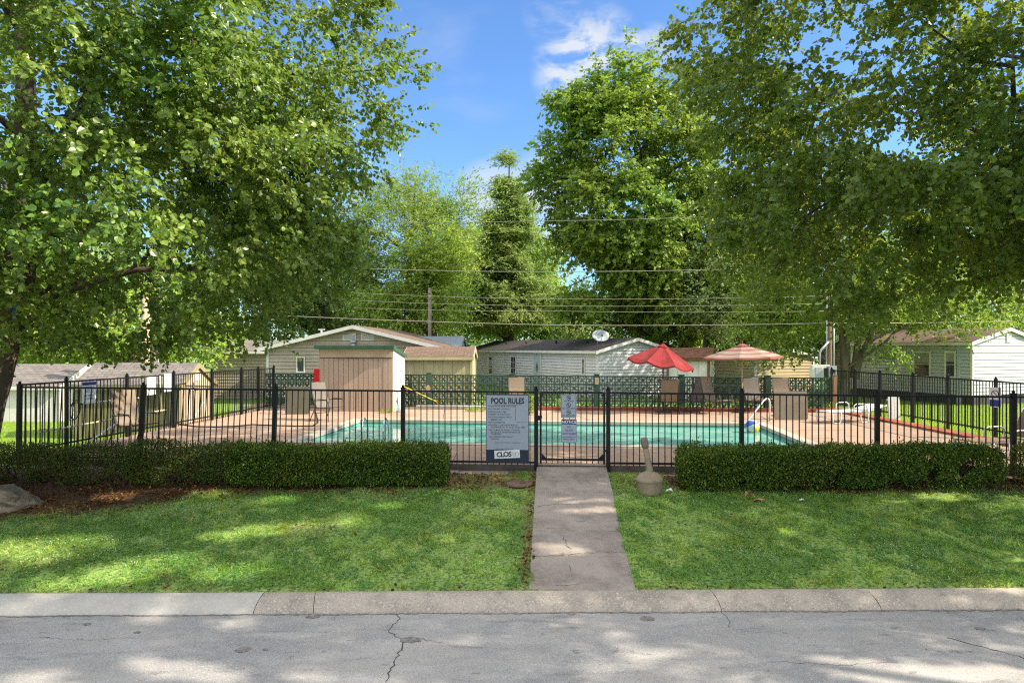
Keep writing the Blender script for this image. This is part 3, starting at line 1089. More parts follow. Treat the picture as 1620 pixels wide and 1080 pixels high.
def tree(name, label, base, path, radii, ells, seed, n_cl, cl_r, n_tw, n_lf, tw, leaf, shape, lm, bark, n_limb=12, limb_r=.12, br_r=.035, group=None,
         gap=(1.3, -.55), shell=4.5, droop=.35, up=.9, flat=.7, twigs=.3, sides=10, cat='tree', low=.25, stems=()):
    rng = np.random.default_rng(seed)
    root = thing(name, label, cat, base, 0, group)
    cl = ellipsoid_clumps(rng, ells, n_cl, shell, gap, seed)
    rad = cl_r * rng.uniform(.6, 1.3, n_cl)
    cen = np.average(np.array([e[0] for e in ells]), axis=0, weights=[e[1][0] * e[1][1] * e[1][2] for e in ells])
    pos, ax, nr, o, tip = sprays(rng, cl, rad, cen, n_tw, n_lf, tw, droop, flat, up)
    if name == 'broadleaf_tree':
        k_ = open_gaps(rng, pos)
        k_ &= ~((pos[:, 0] > -9.0) & (pos[:, 0] < -7.75) & (pos[:, 2] > 1.7) & (pos[:, 2] < 3.05) & (pos[:, 1] < 11.5))     # the lower trunk stands clear
        pos, ax, nr = pos[k_], ax[k_], nr[k_]
    sz = leaf * rng.uniform(.6, 1.2, len(pos))
    mb = MB()
    trunk_mesh(mb, rng, path, radii, cl, n_limb, limb_r, br_r, sides, low=low)
    for sp_, sr_ in stems:
        mb.tube(sp_, sr_, 9)
    if twigs:
        twig_mesh(mb, rng, o, tip, .006 if leaf < .13 else .012, twigs)
    mb.build('trunk', bark, root)
    leaves('crown', pos, ax, nr, sz, shape, lm, root)
    return root

LM = {}
LM['near_left'] = leaf_mat('left_tree_leaf', [(.024, .055, .016), (.040, .085, .022), (.060, .115, .030), (.085, .145, .040)], (.32, .40, .04), .26, .38, .55, .5, gain=(2.45, 2.1, 1.1))
LM['near_right'] = leaf_mat('right_tree_leaf', [(.017, .042, .014), (.028, .062, .018), (.042, .085, .022), (.060, .11, .028)], (.42, .48, .03), .36, .36, .55, .5, gain=(2.4, 2.1, 1.1))
LM['gum'] = leaf_mat('star_leaf', [(.030, .065, .014), (.055, .105, .022), (.085, .145, .030), (.115, .18, .04)], (.34, .44, .05), .32, .45, .45, .2, gain=(2.4, 2.1, 1.15))
LM['maple'] = leaf_mat('silver_leaf', [(.06, .098, .028), (.09, .135, .040), (.12, .170, .050), (.15, .20, .065)], (.36, .46, .09), .34, .5, .35, .2)
LM['bright'] = leaf_mat('bright_leaf', [(.065, .11, .026), (.105, .165, .036), (.145, .215, .050), (.185, .255, .068)], (.40, .54, .10), .38, .5, .35, .2)
LM['dull'] = leaf_mat('dark_leaf', [(.022, .048, .014), (.036, .070, .020), (.052, .092, .026), (.07, .115, .034)], (.20, .30, .04), .28, .5, .35, .3)
LM['conifer'] = leaf_mat('needle_spray', [(.065, .10, .040), (.095, .14, .055), (.125, .175, .07), (.15, .205, .085)], (.34, .42, .12), .32, .6, .3, .3)
LM['silver'] = leaf_mat('grey_leaf', [(.075, .115, .060), (.11, .16, .085), (.15, .20, .11), (.18, .24, .14)], (.25, .32, .12), .28, .55, .3, .4)
LM['hedge'] = leaf_mat('hedge_leaf', [(.008, .020, .006), (.014, .032, .009), (.026, .052, .012), (.07, .115, .02), (.12, .14, .03)], (.24, .32, .03), .22, .45, .25, 1.5)
LM['hedge_red'] = leaf_mat('reddish_hedge_leaf', [(.009, .022, .007), (.016, .035, .010), (.03, .055, .014), (.055, .085, .018), (.07, .045, .014)], (.22, .20, .02), .22, .45, .25, 1.5)

def E(px, py, Y, rx, ry, deep=None, w_=1.0):
    """ellipsoid of a crown: centre seen at (px, py) at depth Y, half sizes in photo pixels"""
    c = A(px, py, Y)
    k = Y / FPX
    return (tuple(c), (rx * k, deep if deep else rx * k * .85, ry * k), w_)

# the two street trees that frame the view
tree('broadleaf_tree', 'big heart-leaved tree over the boulder and low shrubs, blue ribbon on its dark leaning trunk', (-8.75, 11.35, zg1(-8.75, 11.35)),
     [(-8.95, 11.3, zg1(-8.95, 11.3) - .1), (-8.82, 11.3, .6), (-8.52, 11.35, 2.0), (-8.22, 11.4, 3.4), (-8.2, 11.5, 5.2), (-8.3, 11.6, 7.5), (-8.1, 11.7, 10.0)], [.34, .27, .25, .24, .19, .13, .06],
     [((-8.2, 11.6, 7.2), (6.3, 5.2, 5.0)), ((-6.6, 11.4, 4.1), (3.9, 4.0, 1.95)), ((-10.5, 10.5, 4.6), (4.0, 4.5, 2.2)), ((-4.8, 11.0, 7.4), (2.55, 3.0, 2.6)), ((-5.0, 10.6, 4.7), (3.0, 2.6, 1.6)), ((-6.2, 8.9, 7.4), (3.0, 1.8, 2.0))],
     21, 730, .50, 22, 14, .40, .086, HEART, LM['near_left'], M['bark_dark'], 18, .075, .020, gap=(1.1, -.80), droop=.45, up=.6, low=.42)
tree('broadleaf_tree', 'big dark heart-leaved tree hanging over the striped umbrella and the long hedge', (10.0, 11.2, zg1(10.0, 11.2)),
     [(10.0, 11.2, zg1(10.0, 11.2) - .1), (9.95, 11.2, 1.2), (9.8, 11.15, 2.6), (9.6, 11.1, 4.2), (9.5, 11.1, 6.0), (9.4, 11.2, 8.0), (9.3, 11.2, 10.5)], [.33, .27, .24, .22, .17, .12, .05],
     [((9.3, 11.6, 7.95), (6.2, 6.4, 4.6)), ((6.2, 12.4, 4.35), (2.7, 3.4, 1.6)), ((11.2, 11.2, 5.3), (4.2, 4.0, 1.7)), ((5.95, 11.6, 7.2), (2.6, 3.4, 3.0)), ((10.5, 8.2, 7.4), (3.6, 2.0, 2.8)), ((7.2, 8.6, 7.2), (2.4, 1.8, 2.2)), ((6.4, 10.6, 5.0), (2.9, 3.2, 1.6))],
     22, 790, .50, 22, 14, .40, .086, HEART, LM['near_right'], M['bark_dark'], 18, .07, .020, gap=(1.1, -1.0), droop=.45, up=.6, low=.42)
tree('broadleaf_tree', 'street tree across the road whose shade falls over the asphalt', (15.5, 3.4, -.95),
     [(15.5, 3.4, -1.0), (15.5, 3.4, 2.2), (15.4, 3.5, 6.5), (15.3, 3.5, 13.5)], [.32, .26, .2, .06],
     [((15.2, 3.6, 8.6), (5.8, 5.8, 7.0)), ((17.5, 4.5, 4.5), (4.5, 4.5, 2.2))], 23, 640, .8, 15, 10, .7, .19, DIAM, LM['near_right'], M['bark_dark'], 12, .12, .035, gap=(1.5, -.95), twigs=0)

def back_tree(label, px, Y, ells, seed, n_cl, lm, bark='bark_dark', leaf=.17, shape=DIAM, cl_r=.9, n_tw=12, n_lf=9, tw=.9, name='background_tree', r0=.26, gz_=None, **kw):
    b = A(px, HY, Y)
    z0 = zg1(b.x, b.y) if gz_ is None else gz_
    es = [E(*e) for e in ells]
    zt = max(e[0][2] + e[1][2] * .7 for e in es)
    x1 = np.average([e[0][0] for e in es])
    kw.setdefault('gap', (2.2, -.6))
    kw.setdefault('twigs', .12)
    kw.setdefault('group', 'trees behind the pool')
    return tree(name, label, (b.x, b.y, z0), [(b.x, b.y, z0 - .2), (b.x + .1, b.y, z0 + 2.2), ((b.x * .6 + x1 * .4), b.y, z0 + (zt - z0) * .5), (x1, b.y, zt)], [r0, r0 * .8, r0 * .55, r0 * .12],
                es, seed, n_cl, cl_r, n_tw, n_lf, tw, leaf, shape, LM[lm], M[bark], **kw)

back_tree('tall rounded green tree rising behind the white home with the dish', 1085, 38,
          [(1010, 300, 36, 135, 170), (1005, 140, 36, 48, 58), (905, 205, 36, 52, 52), (885, 275, 36, 44, 50), (955, 420, 36, 92, 95), (1080, 240, 36, 60, 130), (1080, 420, 36, 120, 110), (960, 150, 36, 40, 40)],
          31, 470, 'gum', leaf=.24, cl_r=.85, n_tw=18, n_lf=11, tw=.65, r0=.4, gap=(1.9, -.34), twigs=.2, n_limb=16, limb_r=.2, br_r=.06)
back_tree('pale feathery tree with upswept tips above the tan home', 640, 44,
          [(640, 420, 44, 95, 120), (598, 330, 44, 34, 66), (650, 335, 44, 40, 62), (705, 380, 44, 40, 70), (735, 335, 44, 22, 56), (585, 420, 44, 50, 90), (690, 320, 44, 14, 36)],
          32, 330, 'maple', leaf=.24, shape=THIN, cl_r=.8, n_tw=14, n_lf=12, tw=1.3, droop=-.35, up=.4, r0=.35, gap=(2.0, -.5))
back_tree('spire-topped grey-green conifer behind the bright round tree', 806, 48,
          [(806 + (4 if k % 2 else -4), 256 + 24 * k, 48, 5 + 7 * k, 15, None, (60 / (5 + 7 * k)) ** .75) for k in range(11)],
          33, 500, 'conifer', leaf=.30, shape=THIN, cl_r=.5, n_tw=14, n_lf=12, tw=.75, flat=.35, r0=.3, gap=(1.3, -.35))
back_tree('bright yellow-green round tree behind the ridge between the tan and white homes', 800, 52,
          [(790, 455, 52, 88, 66), (840, 440, 52, 48, 74), (745, 420, 52, 42, 50), (800, 395, 52, 50, 40), (720, 480, 52, 50, 42)],
          34, 340, 'bright', leaf=.25, cl_r=1.0, n_tw=13, n_lf=10, tw=.8, r0=.3)
back_tree('dark leafy tree behind the grey utility pole', 690, 41,
          [(690, 410, 41, 50, 42), (650, 440, 41, 46, 40), (625, 490, 41, 60, 40), (700, 470, 41, 40, 50)], 35, 130, 'bright', leaf=.2, cl_r=.8, n_tw=11, n_lf=9, r0=.22)
back_tree('sunlit tree behind the low olive shed and paired wooden poles', 205, 31,
          [(190, 505, 31, 130, 62), (60, 530, 31, 90, 60), (300, 520, 31, 70, 45), (120, 440, 31, 120, 60)], 36, 300, 'bright', leaf=.17, cl_r=.75, n_tw=12, n_lf=9, tw=.7, r0=.25)
back_tree('shady tree behind the roof of the tan home', 535, 45,
          [(480, 420, 45, 110, 105), (540, 470, 45, 60, 60), (400, 470, 45, 90, 70), (350, 380, 45, 90, 90)], 37, 260, 'dull', leaf=.22, cl_r=1.0, n_tw=11, n_lf=9, r0=.3)
back_tree('pale grey-trunked tree forking behind the meter box', 1335, 30,
          [(1320, 440, 30, 120, 75), (1240, 470, 30, 70, 70), (1420, 450, 30, 90, 60), (1330, 350, 30, 120, 70), (1480, 488, 30, 80, 40), (1402, 530, 29.3, 36, 34), (1475, 515, 29.3, 56, 14), (1402, 550, 29.2, 26, 24), (1210, 540, 30, 62, 40)], 38, 330, 'gum', 'bark_grey', leaf=.15, cl_r=.7, n_tw=12, n_lf=9, tw=.65, r0=.17, low=.3, limb_r=.08, stems=[([A(1350, 598, 30), A(1353, 575, 30), A(1361, 512, 29.9), A(1366, 440, 29.8)], [.17, .15, .115, .06]), ([A(1352, 598, 30), A(1358, 573, 30), A(1372, 545, 29.8), A(1385, 508, 29.6), A(1396, 440, 29.5)], [.19, .16, .14, .115, .06]), ([A(1372, 545, 29.8), A(1384, 536, 29.7), A(1402, 528, 29.6)], [.07, .05, .03]), ([A(1336, 598, 30), A(1334, 560, 30), A(1330, 510, 30.2), A(1322, 440, 30.3)], [.15, .13, .11, .05])])
back_tree('leafy tree drooping over the brown roof of the white gabled home', 1480, 37,
          [(1500, 480, 37, 100, 50), (1430, 430, 37, 90, 80), (1540, 400, 37, 90, 90), (1400, 500, 37, 60, 60)], 39, 260, 'gum', leaf=.18, cl_r=.85, n_tw=12, n_lf=9, r0=.25)
back_tree('dark spreading tree above the rusty-roofed shed', 1180, 40,
          [(1160, 490, 40, 100, 60), (1060, 500, 40, 80, 50), (1210, 420, 40, 90, 90), (980, 490, 40, 60, 46)], 40, 300, 'dull', leaf=.2, cl_r=.95, n_tw=12, n_lf=9, r0=.3)
back_tree('small silvery bush-like tree showing over the dark ridge beside the dish', 912, 50, [(910, 495, 50, 30, 34), (925, 520, 50, 40, 22)], 41, 60, 'silver', leaf=.2, cl_r=.6, n_tw=11, n_lf=9, tw=.6, r0=.12)
back_tree('grey-green airy tree beneath the tall rounded tree', 1112, 34, [(1110, 455, 34, 46, 50), (1140, 490, 34, 44, 42)], 42, 90, 'silver', leaf=.15, cl_r=.6, n_tw=10, n_lf=9, tw=.7, r0=.12, gap=(1.3, -.3))
back_tree('far dark tree closing the gap above the tan home', 590, 62, [(590, 470, 62, 90, 60), (500, 450, 62, 90, 90), (700, 480, 62, 80, 50)], 43, 170, 'dull', leaf=.32, cl_r=1.5, n_tw=11, n_lf=9, tw=1.2, r0=.35)
back_tree('far tree closing the gap above the dark roof of the long white home', 880, 64, [(880, 490, 64, 60, 40), (960, 470, 64, 80, 60), (800, 490, 64, 70, 40)], 44, 160, 'dull', leaf=.32, cl_r=1.5, n_tw=11, n_lf=9, tw=1.2, r0=.35)
back_tree('far tree beyond the brown-roofed gabled home', 1590, 52, [(1600, 440, 52, 110, 100), (1520, 470, 52, 90, 70), (1700, 450, 52, 100, 110)], 45, 200, 'maple', leaf=.28, cl_r=1.2, n_tw=11, n_lf=9, tw=1.0, r0=.3)
back_tree('far tree behind the white storage shed at the edge of the field', 30, 50, [(20, 440, 50, 130, 110), (150, 460, 50, 110, 90), (280, 470, 50, 100, 80)], 46, 260, 'maple', leaf=.28, cl_r=1.2, n_tw=11, n_lf=9, tw=1.0, r0=.3)
back_tree('far tree closing the view between the grey-trunked tree and the brown roof', 1300, 56, [(1280, 480, 56, 110, 60), (1400, 480, 56, 90, 60), (1150, 480, 56, 90, 60)], 47, 200, 'dull', leaf=.3, cl_r=1.4, n_tw=11, n_lf=9, tw=1.2, r0=.35)

# ------------------------------------------------------------------ hedges and shrubs
def hedge(name, label, x0, x1, yc, depth, h, seed, n, m, dens=(1, 1), taper=.0, cat='hedge', stems=40, leaf=.034, round_=.12, group=None, lowgap=.0):
    rng = np.random.default_rng(seed)
    xm = (x0 + x1) / 2
    root = thing(name, label, cat, (xm, yc, zg1(xm, yc)), 0, group)
    P, NR = [], []
    while len(P) < n:
        k = n * 2
        u = rng.uniform(0, 1, k)
        x = x0 + (x1 - x0) * u
        a = rng.uniform(-1, 1, k)
        bz = rng.uniform(0, 1, k)
        q = np.maximum(np.abs(a), np.abs(2 * bz - 1) * .98)
        near = np.minimum((x - x0), (x1 - x)) / (depth / 2)
        q = np.maximum(q, 1 - np.clip(near, 0, 1))
        hh = h * (1 + (.06 if cat == 'hedge' else .17) * vnoise(x, a, .7, seed) + .09 * vnoise(x, a, .17, seed + 2))
        keep = rng.uniform(0, 1, k) < (q ** 3) * .9 + .1
        r_edge = (np.abs(a) ** 4 + np.abs(2 * bz - 1) ** 4 + (1 - np.clip(near, 0, 1)) ** 4)
        keep &= r_edge < 1.25 + round_
        dd = dens[0] + (dens[1] - dens[0]) * u
        g = .5 + .5 * vnoise(x * 1.0 + 31, bz * h + a * .3, .28, seed + 5)
        keep &= g < dd + .45 * sstep(.45, .85, bz)
        keep &= ~((bz < lowgap) & (rng.uniform(0, 1, k) < .85) & (g > dd - .45))
        yy = yc + a * depth / 2 * (1 + .10 * vnoise(x, bz * 2, .5, seed + 3)) * (1 - taper * bz)
        zz = zg(x, np.full(k, yc)) + .05 + bz * (hh - .05)
        pts = np.stack([x, yy, zz], 1)[keep]
        out = np.stack([0 * a, a, (2 * bz - 1) * 1.2], 1)[keep]
        for p, o in zip(pts, out):
            P.append(p); NR.append(o)
    P, NR = np.array(P[:n]), np.array(NR[:n])
    P += rng.normal(size=P.shape) * .012
    stray = (rng.uniform(0, 1, n) < .05) & (vnoise(P[:, 0], P[:, 2] + P[:, 1], .12, seed + 9) > .1)
    P[stray] += unit(NR[stray] + 1e-3) * rng.uniform(.02, .12, (stray.sum(), 1))
    nr = NR * .8 + rng.normal(size=P.shape) * .6 + np.array([0, 0, .5])
    ax = rng.normal(size=P.shape) + NR * .7 + np.array([0, 0, .35])
    mb = MB()
    for k in range(stems):
        sx = x0 + (x1 - x0) * (k + rng.uniform(.1, .9)) / stems
        sy = yc + rng.uniform(-.25, .25) * depth
        z0 = zg1(sx, sy)
        for q in range(3):
            p = Vector((sx, sy, z0 - .03))
            d = Vector((rng.uniform(-.55, .55), rng.uniform(-.5, .5), 1))
            e = p + d * h * .45 + Vector((rng.uniform(-.05, .05), 0, 0))
            f = e + (d + Vector((rng.uniform(-.6, .6), rng.uniform(-.4, .4), 0))) * h * .38
            mb.tube([p, e, f], [.011, .008, .004], 4, cap=False)
    mb.build('stem', M['twig'], root)
    leaves('foliage', P, ax, nr, leaf * rng.uniform(.65, 1.25, n), OVAL, m, root)
    return root

hedge('hedge', 'dense clipped dark green hedge between the low shrubs and the gate', -4.95, -1.12, 12.05, .74, .67, 51, 92000, LM['hedge'], (1.15, 1.5), stems=26, leaf=.037)
hedge('hedge', 'long clipped hedge beside the smoking receptacle, sparse and see-through at its far end', 2.86, 8.28, 11.72, .72, .68, 52, 92000, LM['hedge'], (1.35, .52), stems=40, lowgap=.22, leaf=.037)
for k, (a, c, yc, h, n, lab, dn) in enumerate([
        (-6.75, -4.75, 12.1, .68, 20000, 'longest loose shrub, merging into the dense clipped hedge', .85),
        (-8.05, -6.6, 12.2, .64, 9500, 'twiggy shrub beyond the longest loose one, behind the leaf litter', .72),
        (-8.75, -8.02, 12.3, .60, 6000, 'small ragged shrub right behind the boulder end', .68),
        (-9.75, -8.85, 12.3, .62, 7000, 'small dark shrub by the trunk of the ribboned tree', .7)]):
    hedge('shrub', lab, a, c, yc, .72, h, 60 + k, n, LM['hedge_red'], (dn, dn), cat='shrub', stems=max(5, int((c - a) * 6)), round_=.0, lowgap=.3)
hedge('shrub', 'light green shrub tuft beyond the sparse end of the long hedge', 8.72, 9.5, 11.75, .6, .66, 66, 4200, LM['hedge'], (.7, .7), cat='shrub', stems=7, leaf=.042, round_=0)

# ------------------------------------------------------------------ grass, clover, fallen leaves
M['grass'] = leaf_mat('grass_blade', [(.022, .055, .009), (.045, .105, .017), (.085, .165, .026), (.12, .20, .038), (.23, .21, .09)], (.52, .58, .10), .40, .6, .2, .8, gain=(3.3, 3.1, 2.1), vvar=(.62, 1.5))
M['grass_back'] = leaf_mat('back_lawn_blade', [(.085, .15, .012), (.12, .19, .018), (.15, .22, .022)], (.36, .46, .04), .35, .55, .3, .5)
M['clover'] = leaf_mat('clover_leaf', [(.032, .085, .024), (.05, .115, .034), (.075, .145, .045)], (.3, .42, .08), .30, .5, .3, 1, gain=(2.6, 2.6, 1.7), vvar=(.75, 1.3))
M['clover_flower'] = mat('clover_flower', (.62, .60, .54), None, rough=.9)
rng = np.random.default_rng(5)
def blades(x, y, ln, wd, name, m, lean=.55, zf=zg):
    n = len(x)
    z = zf(x, y) - .005
    a = rng.uniform(0, 2 * PI, n)
    dx, dy = np.cos(a), np.sin(a)
    ang = rng.uniform(0, 2 * PI, n)
    le = lean * rng.uniform(0.1, 1.6, n)
    base = np.stack([x, y, z], 1)
    sd = np.stack([np.cos(ang), np.sin(ang), 0 * ang], 1) * (wd / 2)[:, None]
    tip = base + np.stack([dx * le * ln, dy * le * ln, ln / np.sqrt(1 + le ** 2) * 1.0], 1)
    V = np.stack([base - sd, base + sd, tip], 1).reshape(-1, 3)
    return np_mesh(name, V, np.arange(n * 3).reshape(-1, 3), m)
def scatter_front(n):
    x = rng.uniform(-11.2, 10.4, n)
    t = rng.uniform(0, 1, n)
    y = Yk(x) + .03 + t * (Yf(x) - .25 - Yk(x) - .03)
    s = (x - PATH_L(y))
    off = (s > .01 + .03 * vnoise(x, y, .15, 9)) & (s < PATH_W - .02 + .03 * vnoise(x, y, .12, 8)) 
    return x[~off], y[~off]
x, y = scatter_front(190000)
tx_, ty_ = scatter_front(13000)
nt_b = rng.integers(14, 34, len(tx_))
ux, uy = np.repeat(tx_, nt_b), np.repeat(ty_, nt_b)
spread = np.repeat(rng.uniform(.018, .05, len(tx_)), nt_b)
hx = np.concatenate([np.full(len(x), .8), np.repeat(rng.uniform(.7, 2.3, len(tx_)), nt_b)])
x = np.concatenate([x, ux + rng.normal(size=len(ux)) * spread])
y = np.concatenate([y, uy + rng.normal(size=len(uy)) * spread])
on_path = (x - PATH_L(y) > .03) & (x - PATH_L(y) < PATH_W - .03)
keep = (rng.uniform(0, 1, len(x)) > dirt(x, y) * 1.02 + .30 * np.clip(vnoise(x, y, .35, 21), 0, 1)) & ~on_path & (y > Yk(x) - .02) & (y < Yf(x) - .28)
x, y, hx = x[keep], y[keep], hx[keep]
tall = .72 + .40 * vnoise(x, y, .5, 22) + .30 * vnoise(x, y, .15, 23)
ln = np.clip(.036 * tall * hx * rng.uniform(.5, 1.5, len(x)), .010, .11)
tag(blades(x, y, ln, rng.uniform(.005, .011, len(x)), 'grass', M['grass'], 1.25), kind='stuff')
x, y = scatter_front(330000)
keep = (vnoise(x, y, .6, 31) + .8 * vnoise(x, y, .2, 32) > -.05) & (rng.uniform(0, 1, len(x)) > dirt(x, y) * 1.6)
x, y = x[keep], y[keep]
n = len(x)
pos = np.stack([x, y, zg(x, y) + rng.uniform(.008, .04, n)], 1)
tag(leaves('clover', pos, rng.normal(size=(n, 3)) * np.array([1, 1, .25]), np.array([0, 0, 1.0]) + rng.normal(size=(n, 3)) * .35, rng.uniform(.014, .036, n), OVAL, M['clover'], None), kind='stuff')
x, y = scatter_front(9000)
keep = (vnoise(x, y, 1.1, 41) > .05) & (dirt(x, y) < .3) & (rng.uniform(0, 1, len(x)) < .45)
x, y = x[keep], y[keep]
n = len(x)
pos = np.stack([x, y, zg(x, y) + rng.uniform(.03, .055, n)], 1)
tag(leaves('clover_flowers', np.repeat(pos, 4, 0), rng.normal(size=(n * 4, 3)), rng.normal(size=(n * 4, 3)), np.full(n * 4, .012), OVAL, M['clover_flower'], None), kind='stuff')
x, y = scatter_front(150000)
p_ = dirt(x, y) ** 1.5 * .95 + .002
keep = rng.uniform(0, 1, len(x)) < p_ * np.clip(.55 + .6 * vnoise(x, y, .5, 51), .1, 1)
x, y = x[keep], y[keep]
n = len(x)
pos = np.stack([x, y, zg(x, y) + rng.uniform(.004, .02, n)], 1)
tag(leaves('fallen_leaves', pos, rng.normal(size=(n, 3)) * np.array([1, 1, .2]), np.array([0, 0, 1.0]) + rng.normal(size=(n, 3)) * .35, rng.uniform(.02, .052, n), HEART, M['leaf_litter'], None), kind='stuff')
# the lawns left and right of the pool yard
x = rng.uniform(11.75, 27, 150000); y = 12.6 + 19 * rng.uniform(0, 1, 150000) ** 1.1
x2 = rng.uniform(-24, -9, 90000); y2 = rng.uniform(12.4, 25.5, 90000)
k2 = x2 < XL(y2) - .06
x, y = np.concatenate([x, x2[k2]]), np.concatenate([y, y2[k2]])
tag(blades(x, y, rng.uniform(.04, .085, len(x)), rng.uniform(.010, .022, len(x)), 'grass', M['grass_back'], .7), kind='stuff')

# ------------------------------------------------------------------ far woods that close the horizon
rng = np.random.default_rng(77)
fx = np.linspace(-130, 140, 900)
cl = np.stack([fx + rng.normal(size=900) * 2, 85 + rng.normal(size=900) * 3, .5 + rng.uniform(0, 1, 900) ** .8 * (4.2 + 2.0 * vnoise(fx, fx * 0, 7, 5))], 1)
pos, ax, nr, o, tip = sprays(rng, cl, np.full(900, 2.0), np.array([0, 120, 0]), 9, 8, 1.3)
tag(leaves('far_woods', pos, ax, nr, .5 * rng.uniform(.6, 1.3, len(pos)), DIAM, LM['dull'], None), kind='stuff')

# ------------------------------------------------------------------ iron fences
def fence(name, label, fn, cuts, base, top, root_at, group=None, lean=lambda s: 0.0, first=True, last=True, gap=.117, posts=None, pr=.038, brail=.16):
    """fn(s) -> xy on the line; cuts: post stations; base(s), top(s): heights. Posts, rails and one grille of pickets per bay are parts."""
    root = thing(name, label, 'fence', root_at, 0, group)
    def pt(s, z):
        p = fn(s)
        d = (fn(s + .1) - fn(s)).normalized()
        return Vector((p.x, p.y, z)) + d * (lean(s) * (z - base(s)))
    for i, s in enumerate(cuts):
        if (i == 0 and not first) or (i == len(cuts) - 1 and not last):
            continue
        mb = MB()
        a, c = pt(s, base(s) - .08), pt(s, top(s) + .035)
        d = (fn(s + .1) - fn(s)).normalized()
        mb.bar(a, c, pr * 2, pr * 2, up=Vector((-d.y, d.x, 0)))
        po = mb.build('post', M['black_metal'], root, .004)
        mb = MB()
        mb.bar(c, c + Vector((0, 0, .014)), pr * 2.3, pr * 2.3, up=Vector((-d.y, d.x, 0)))
        t = Matrix.Translation(c + Vector((0, 0, .014)))
        mb.lathe([(.001, 0), (.022, .002), (.03, .018), (.026, .038), (.012, .05), (.001, .052)], t, 10)
        mb.build('post_cap', M['black_metal'], po)
    for s0, s1 in zip(cuts[:-1], cuts[1:]):
        n = max(2, round((s1 - s0) / gap))
        mb = MB()
        for k in range(1, n):
            s = s0 + (s1 - s0) * k / n
            a, c = pt(s, base(s) + .045), pt(s, top(s) - .012)
            mb.bar(a, c, .0165, .0165, up=Vector((0, 1, 0)))
        mb.build('picket_grille', M['black_metal'], root)
        d = (fn(s1) - fn(s0)).normalized() * .04
        for z, nm in ((lambda s: top(s) - .02, 'top_rail'), (lambda s: base(s) + brail, 'bottom_rail')):
            mb = MB()
            p, q = pt(s0, z(s0)), pt(s1, z(s1))
            mb.bar(p + Vector((d.x, d.y, 0)), q - Vector((d.x, d.y, 0)), .034, .036)
            mb.build(nm, M['black_metal'], root)
    return root

ftop = lambda x: 1.385 - .0055 * x
fbase = lambda x: -.115
F = lambda x: Vector((x, Yf(x) + .0, 0))
GX0, GX1 = .455, 1.80
lean_l = lambda s: .055 * float(sstep(-2.0, -6.5, s)) * (1 - .75 * float(sstep(-8.6, -9.6, s)))
fence('iron_fence', 'black iron picket fence with leaning posts, running from the gate past the low shrubs', F, [-9.78, -7.30, -4.62, -2.08, GX0 - .0], fbase, ftop, (-4.7, Yf(-4.7), -.11), 'iron picket fences round the pool', lean_l, last=True)
fence('iron_fence', 'black iron picket fence between the gate and the brick-edged corner, behind the long hedge', F, [GX1, 4.24, 6.66, 9.03, 11.72], fbase, ftop, (6.0, Yf(6.0), -.11), 'iron picket fences round the pool', first=True)
LD = Vector((.099, 1, 0)).normalized()
FL_ = lambda s: Vector((XL(s), s, 0))
fence('iron_fence', 'black iron picket fence hung with white notices, along the grass by the olive shed', FL_, [13.66, 14.87, 16.86, 18.8, 20.75, 22.57, 23.75, 24.95], lambda s: -.03, lambda s: 1.48, (XL(18.8), 18.8, 0), 'iron picket fences round the pool', first=False, pr=.032)
FR_ = lambda s: Vector((XR, s, 0))
fence('iron_fence', 'black iron picket fence standing on the red brick edge beside the sunny lawn', FR_, [12.3, 14.5, 16.58, 18.4, 20.0, 21.8, 23.4, 25.1], lambda s: .09, lambda s: 1.40, (XR, 18.5, 0), 'iron picket fences round the pool', first=False, pr=.032, brail=.10)

# the gate, hung between two posts of the fences
g = thing('iron_gate', 'black iron picket gate at the end of the concrete path', 'gate', ((GX0 + GX1) / 2, Yf(1.1), 0))
def gp(x, z, dy=0): return Vector((x, Yf(x) + dy, z))
ga, gb = GX0 + .085, GX1 - .075
for x in (ga, gb):
    mb = MB(); mb.bar(gp(x, .02), gp(x, 1.375), .036, .036, up=(0, 1, 0)); mb.build('stile', M['black_metal'], g, .003)
for z, nm in ((1.36, 'top_rail'), (.105, 'bottom_rail')):
    mb = MB(); mb.bar(gp(ga + .02, z), gp(gb - .02, z), .034, .036); mb.build(nm, M['black_metal'], g)
mb = MB()
for k in range(1, 11):
    x = ga + (gb - ga) * k / 11
    mb.bar(gp(x, .03), gp(x, 1.345), .0165, .0165, up=(0, 1, 0))
mb.build('picket_grille', M['black_metal'], g)
for x, s in ((ga, 1), (gb, -1)):
    mb = MB(); mb.prism([gp(x + s * .02, .125), gp(x + s * .11, .125), gp(x + s * .02, .215)], (0, .012, 0)); mb.build('gusset', M['black_metal'], g)
    mb = MB(); mb.prism([gp(x + s * .02, 1.335), gp(x + s * .07, 1.335), gp(x + s * .02, 1.285)], (0, .012, 0)); mb.build('gusset', M['black_metal'], g)
mb = MB(); mb.box(gp(GX0 + .06, .90), (.10, .05, .05)); mb.box(gp(GX0 + .06, .865, -.03), (.05, .03, .055)); mb.build('latch', M['black_metal'], g, .004)
for z in (1.17, .28):
    mb = MB(); mb.tube([gp(GX1 - .03, z - .05, -.03), gp(GX1 - .03, z + .05, -.03)], .016, 8); mb.bar(gp(GX1 - .08, z, -.025), gp(GX1 + .02, z, -.025), .012, .03); mb.build('hinge', M['black_metal'], g)

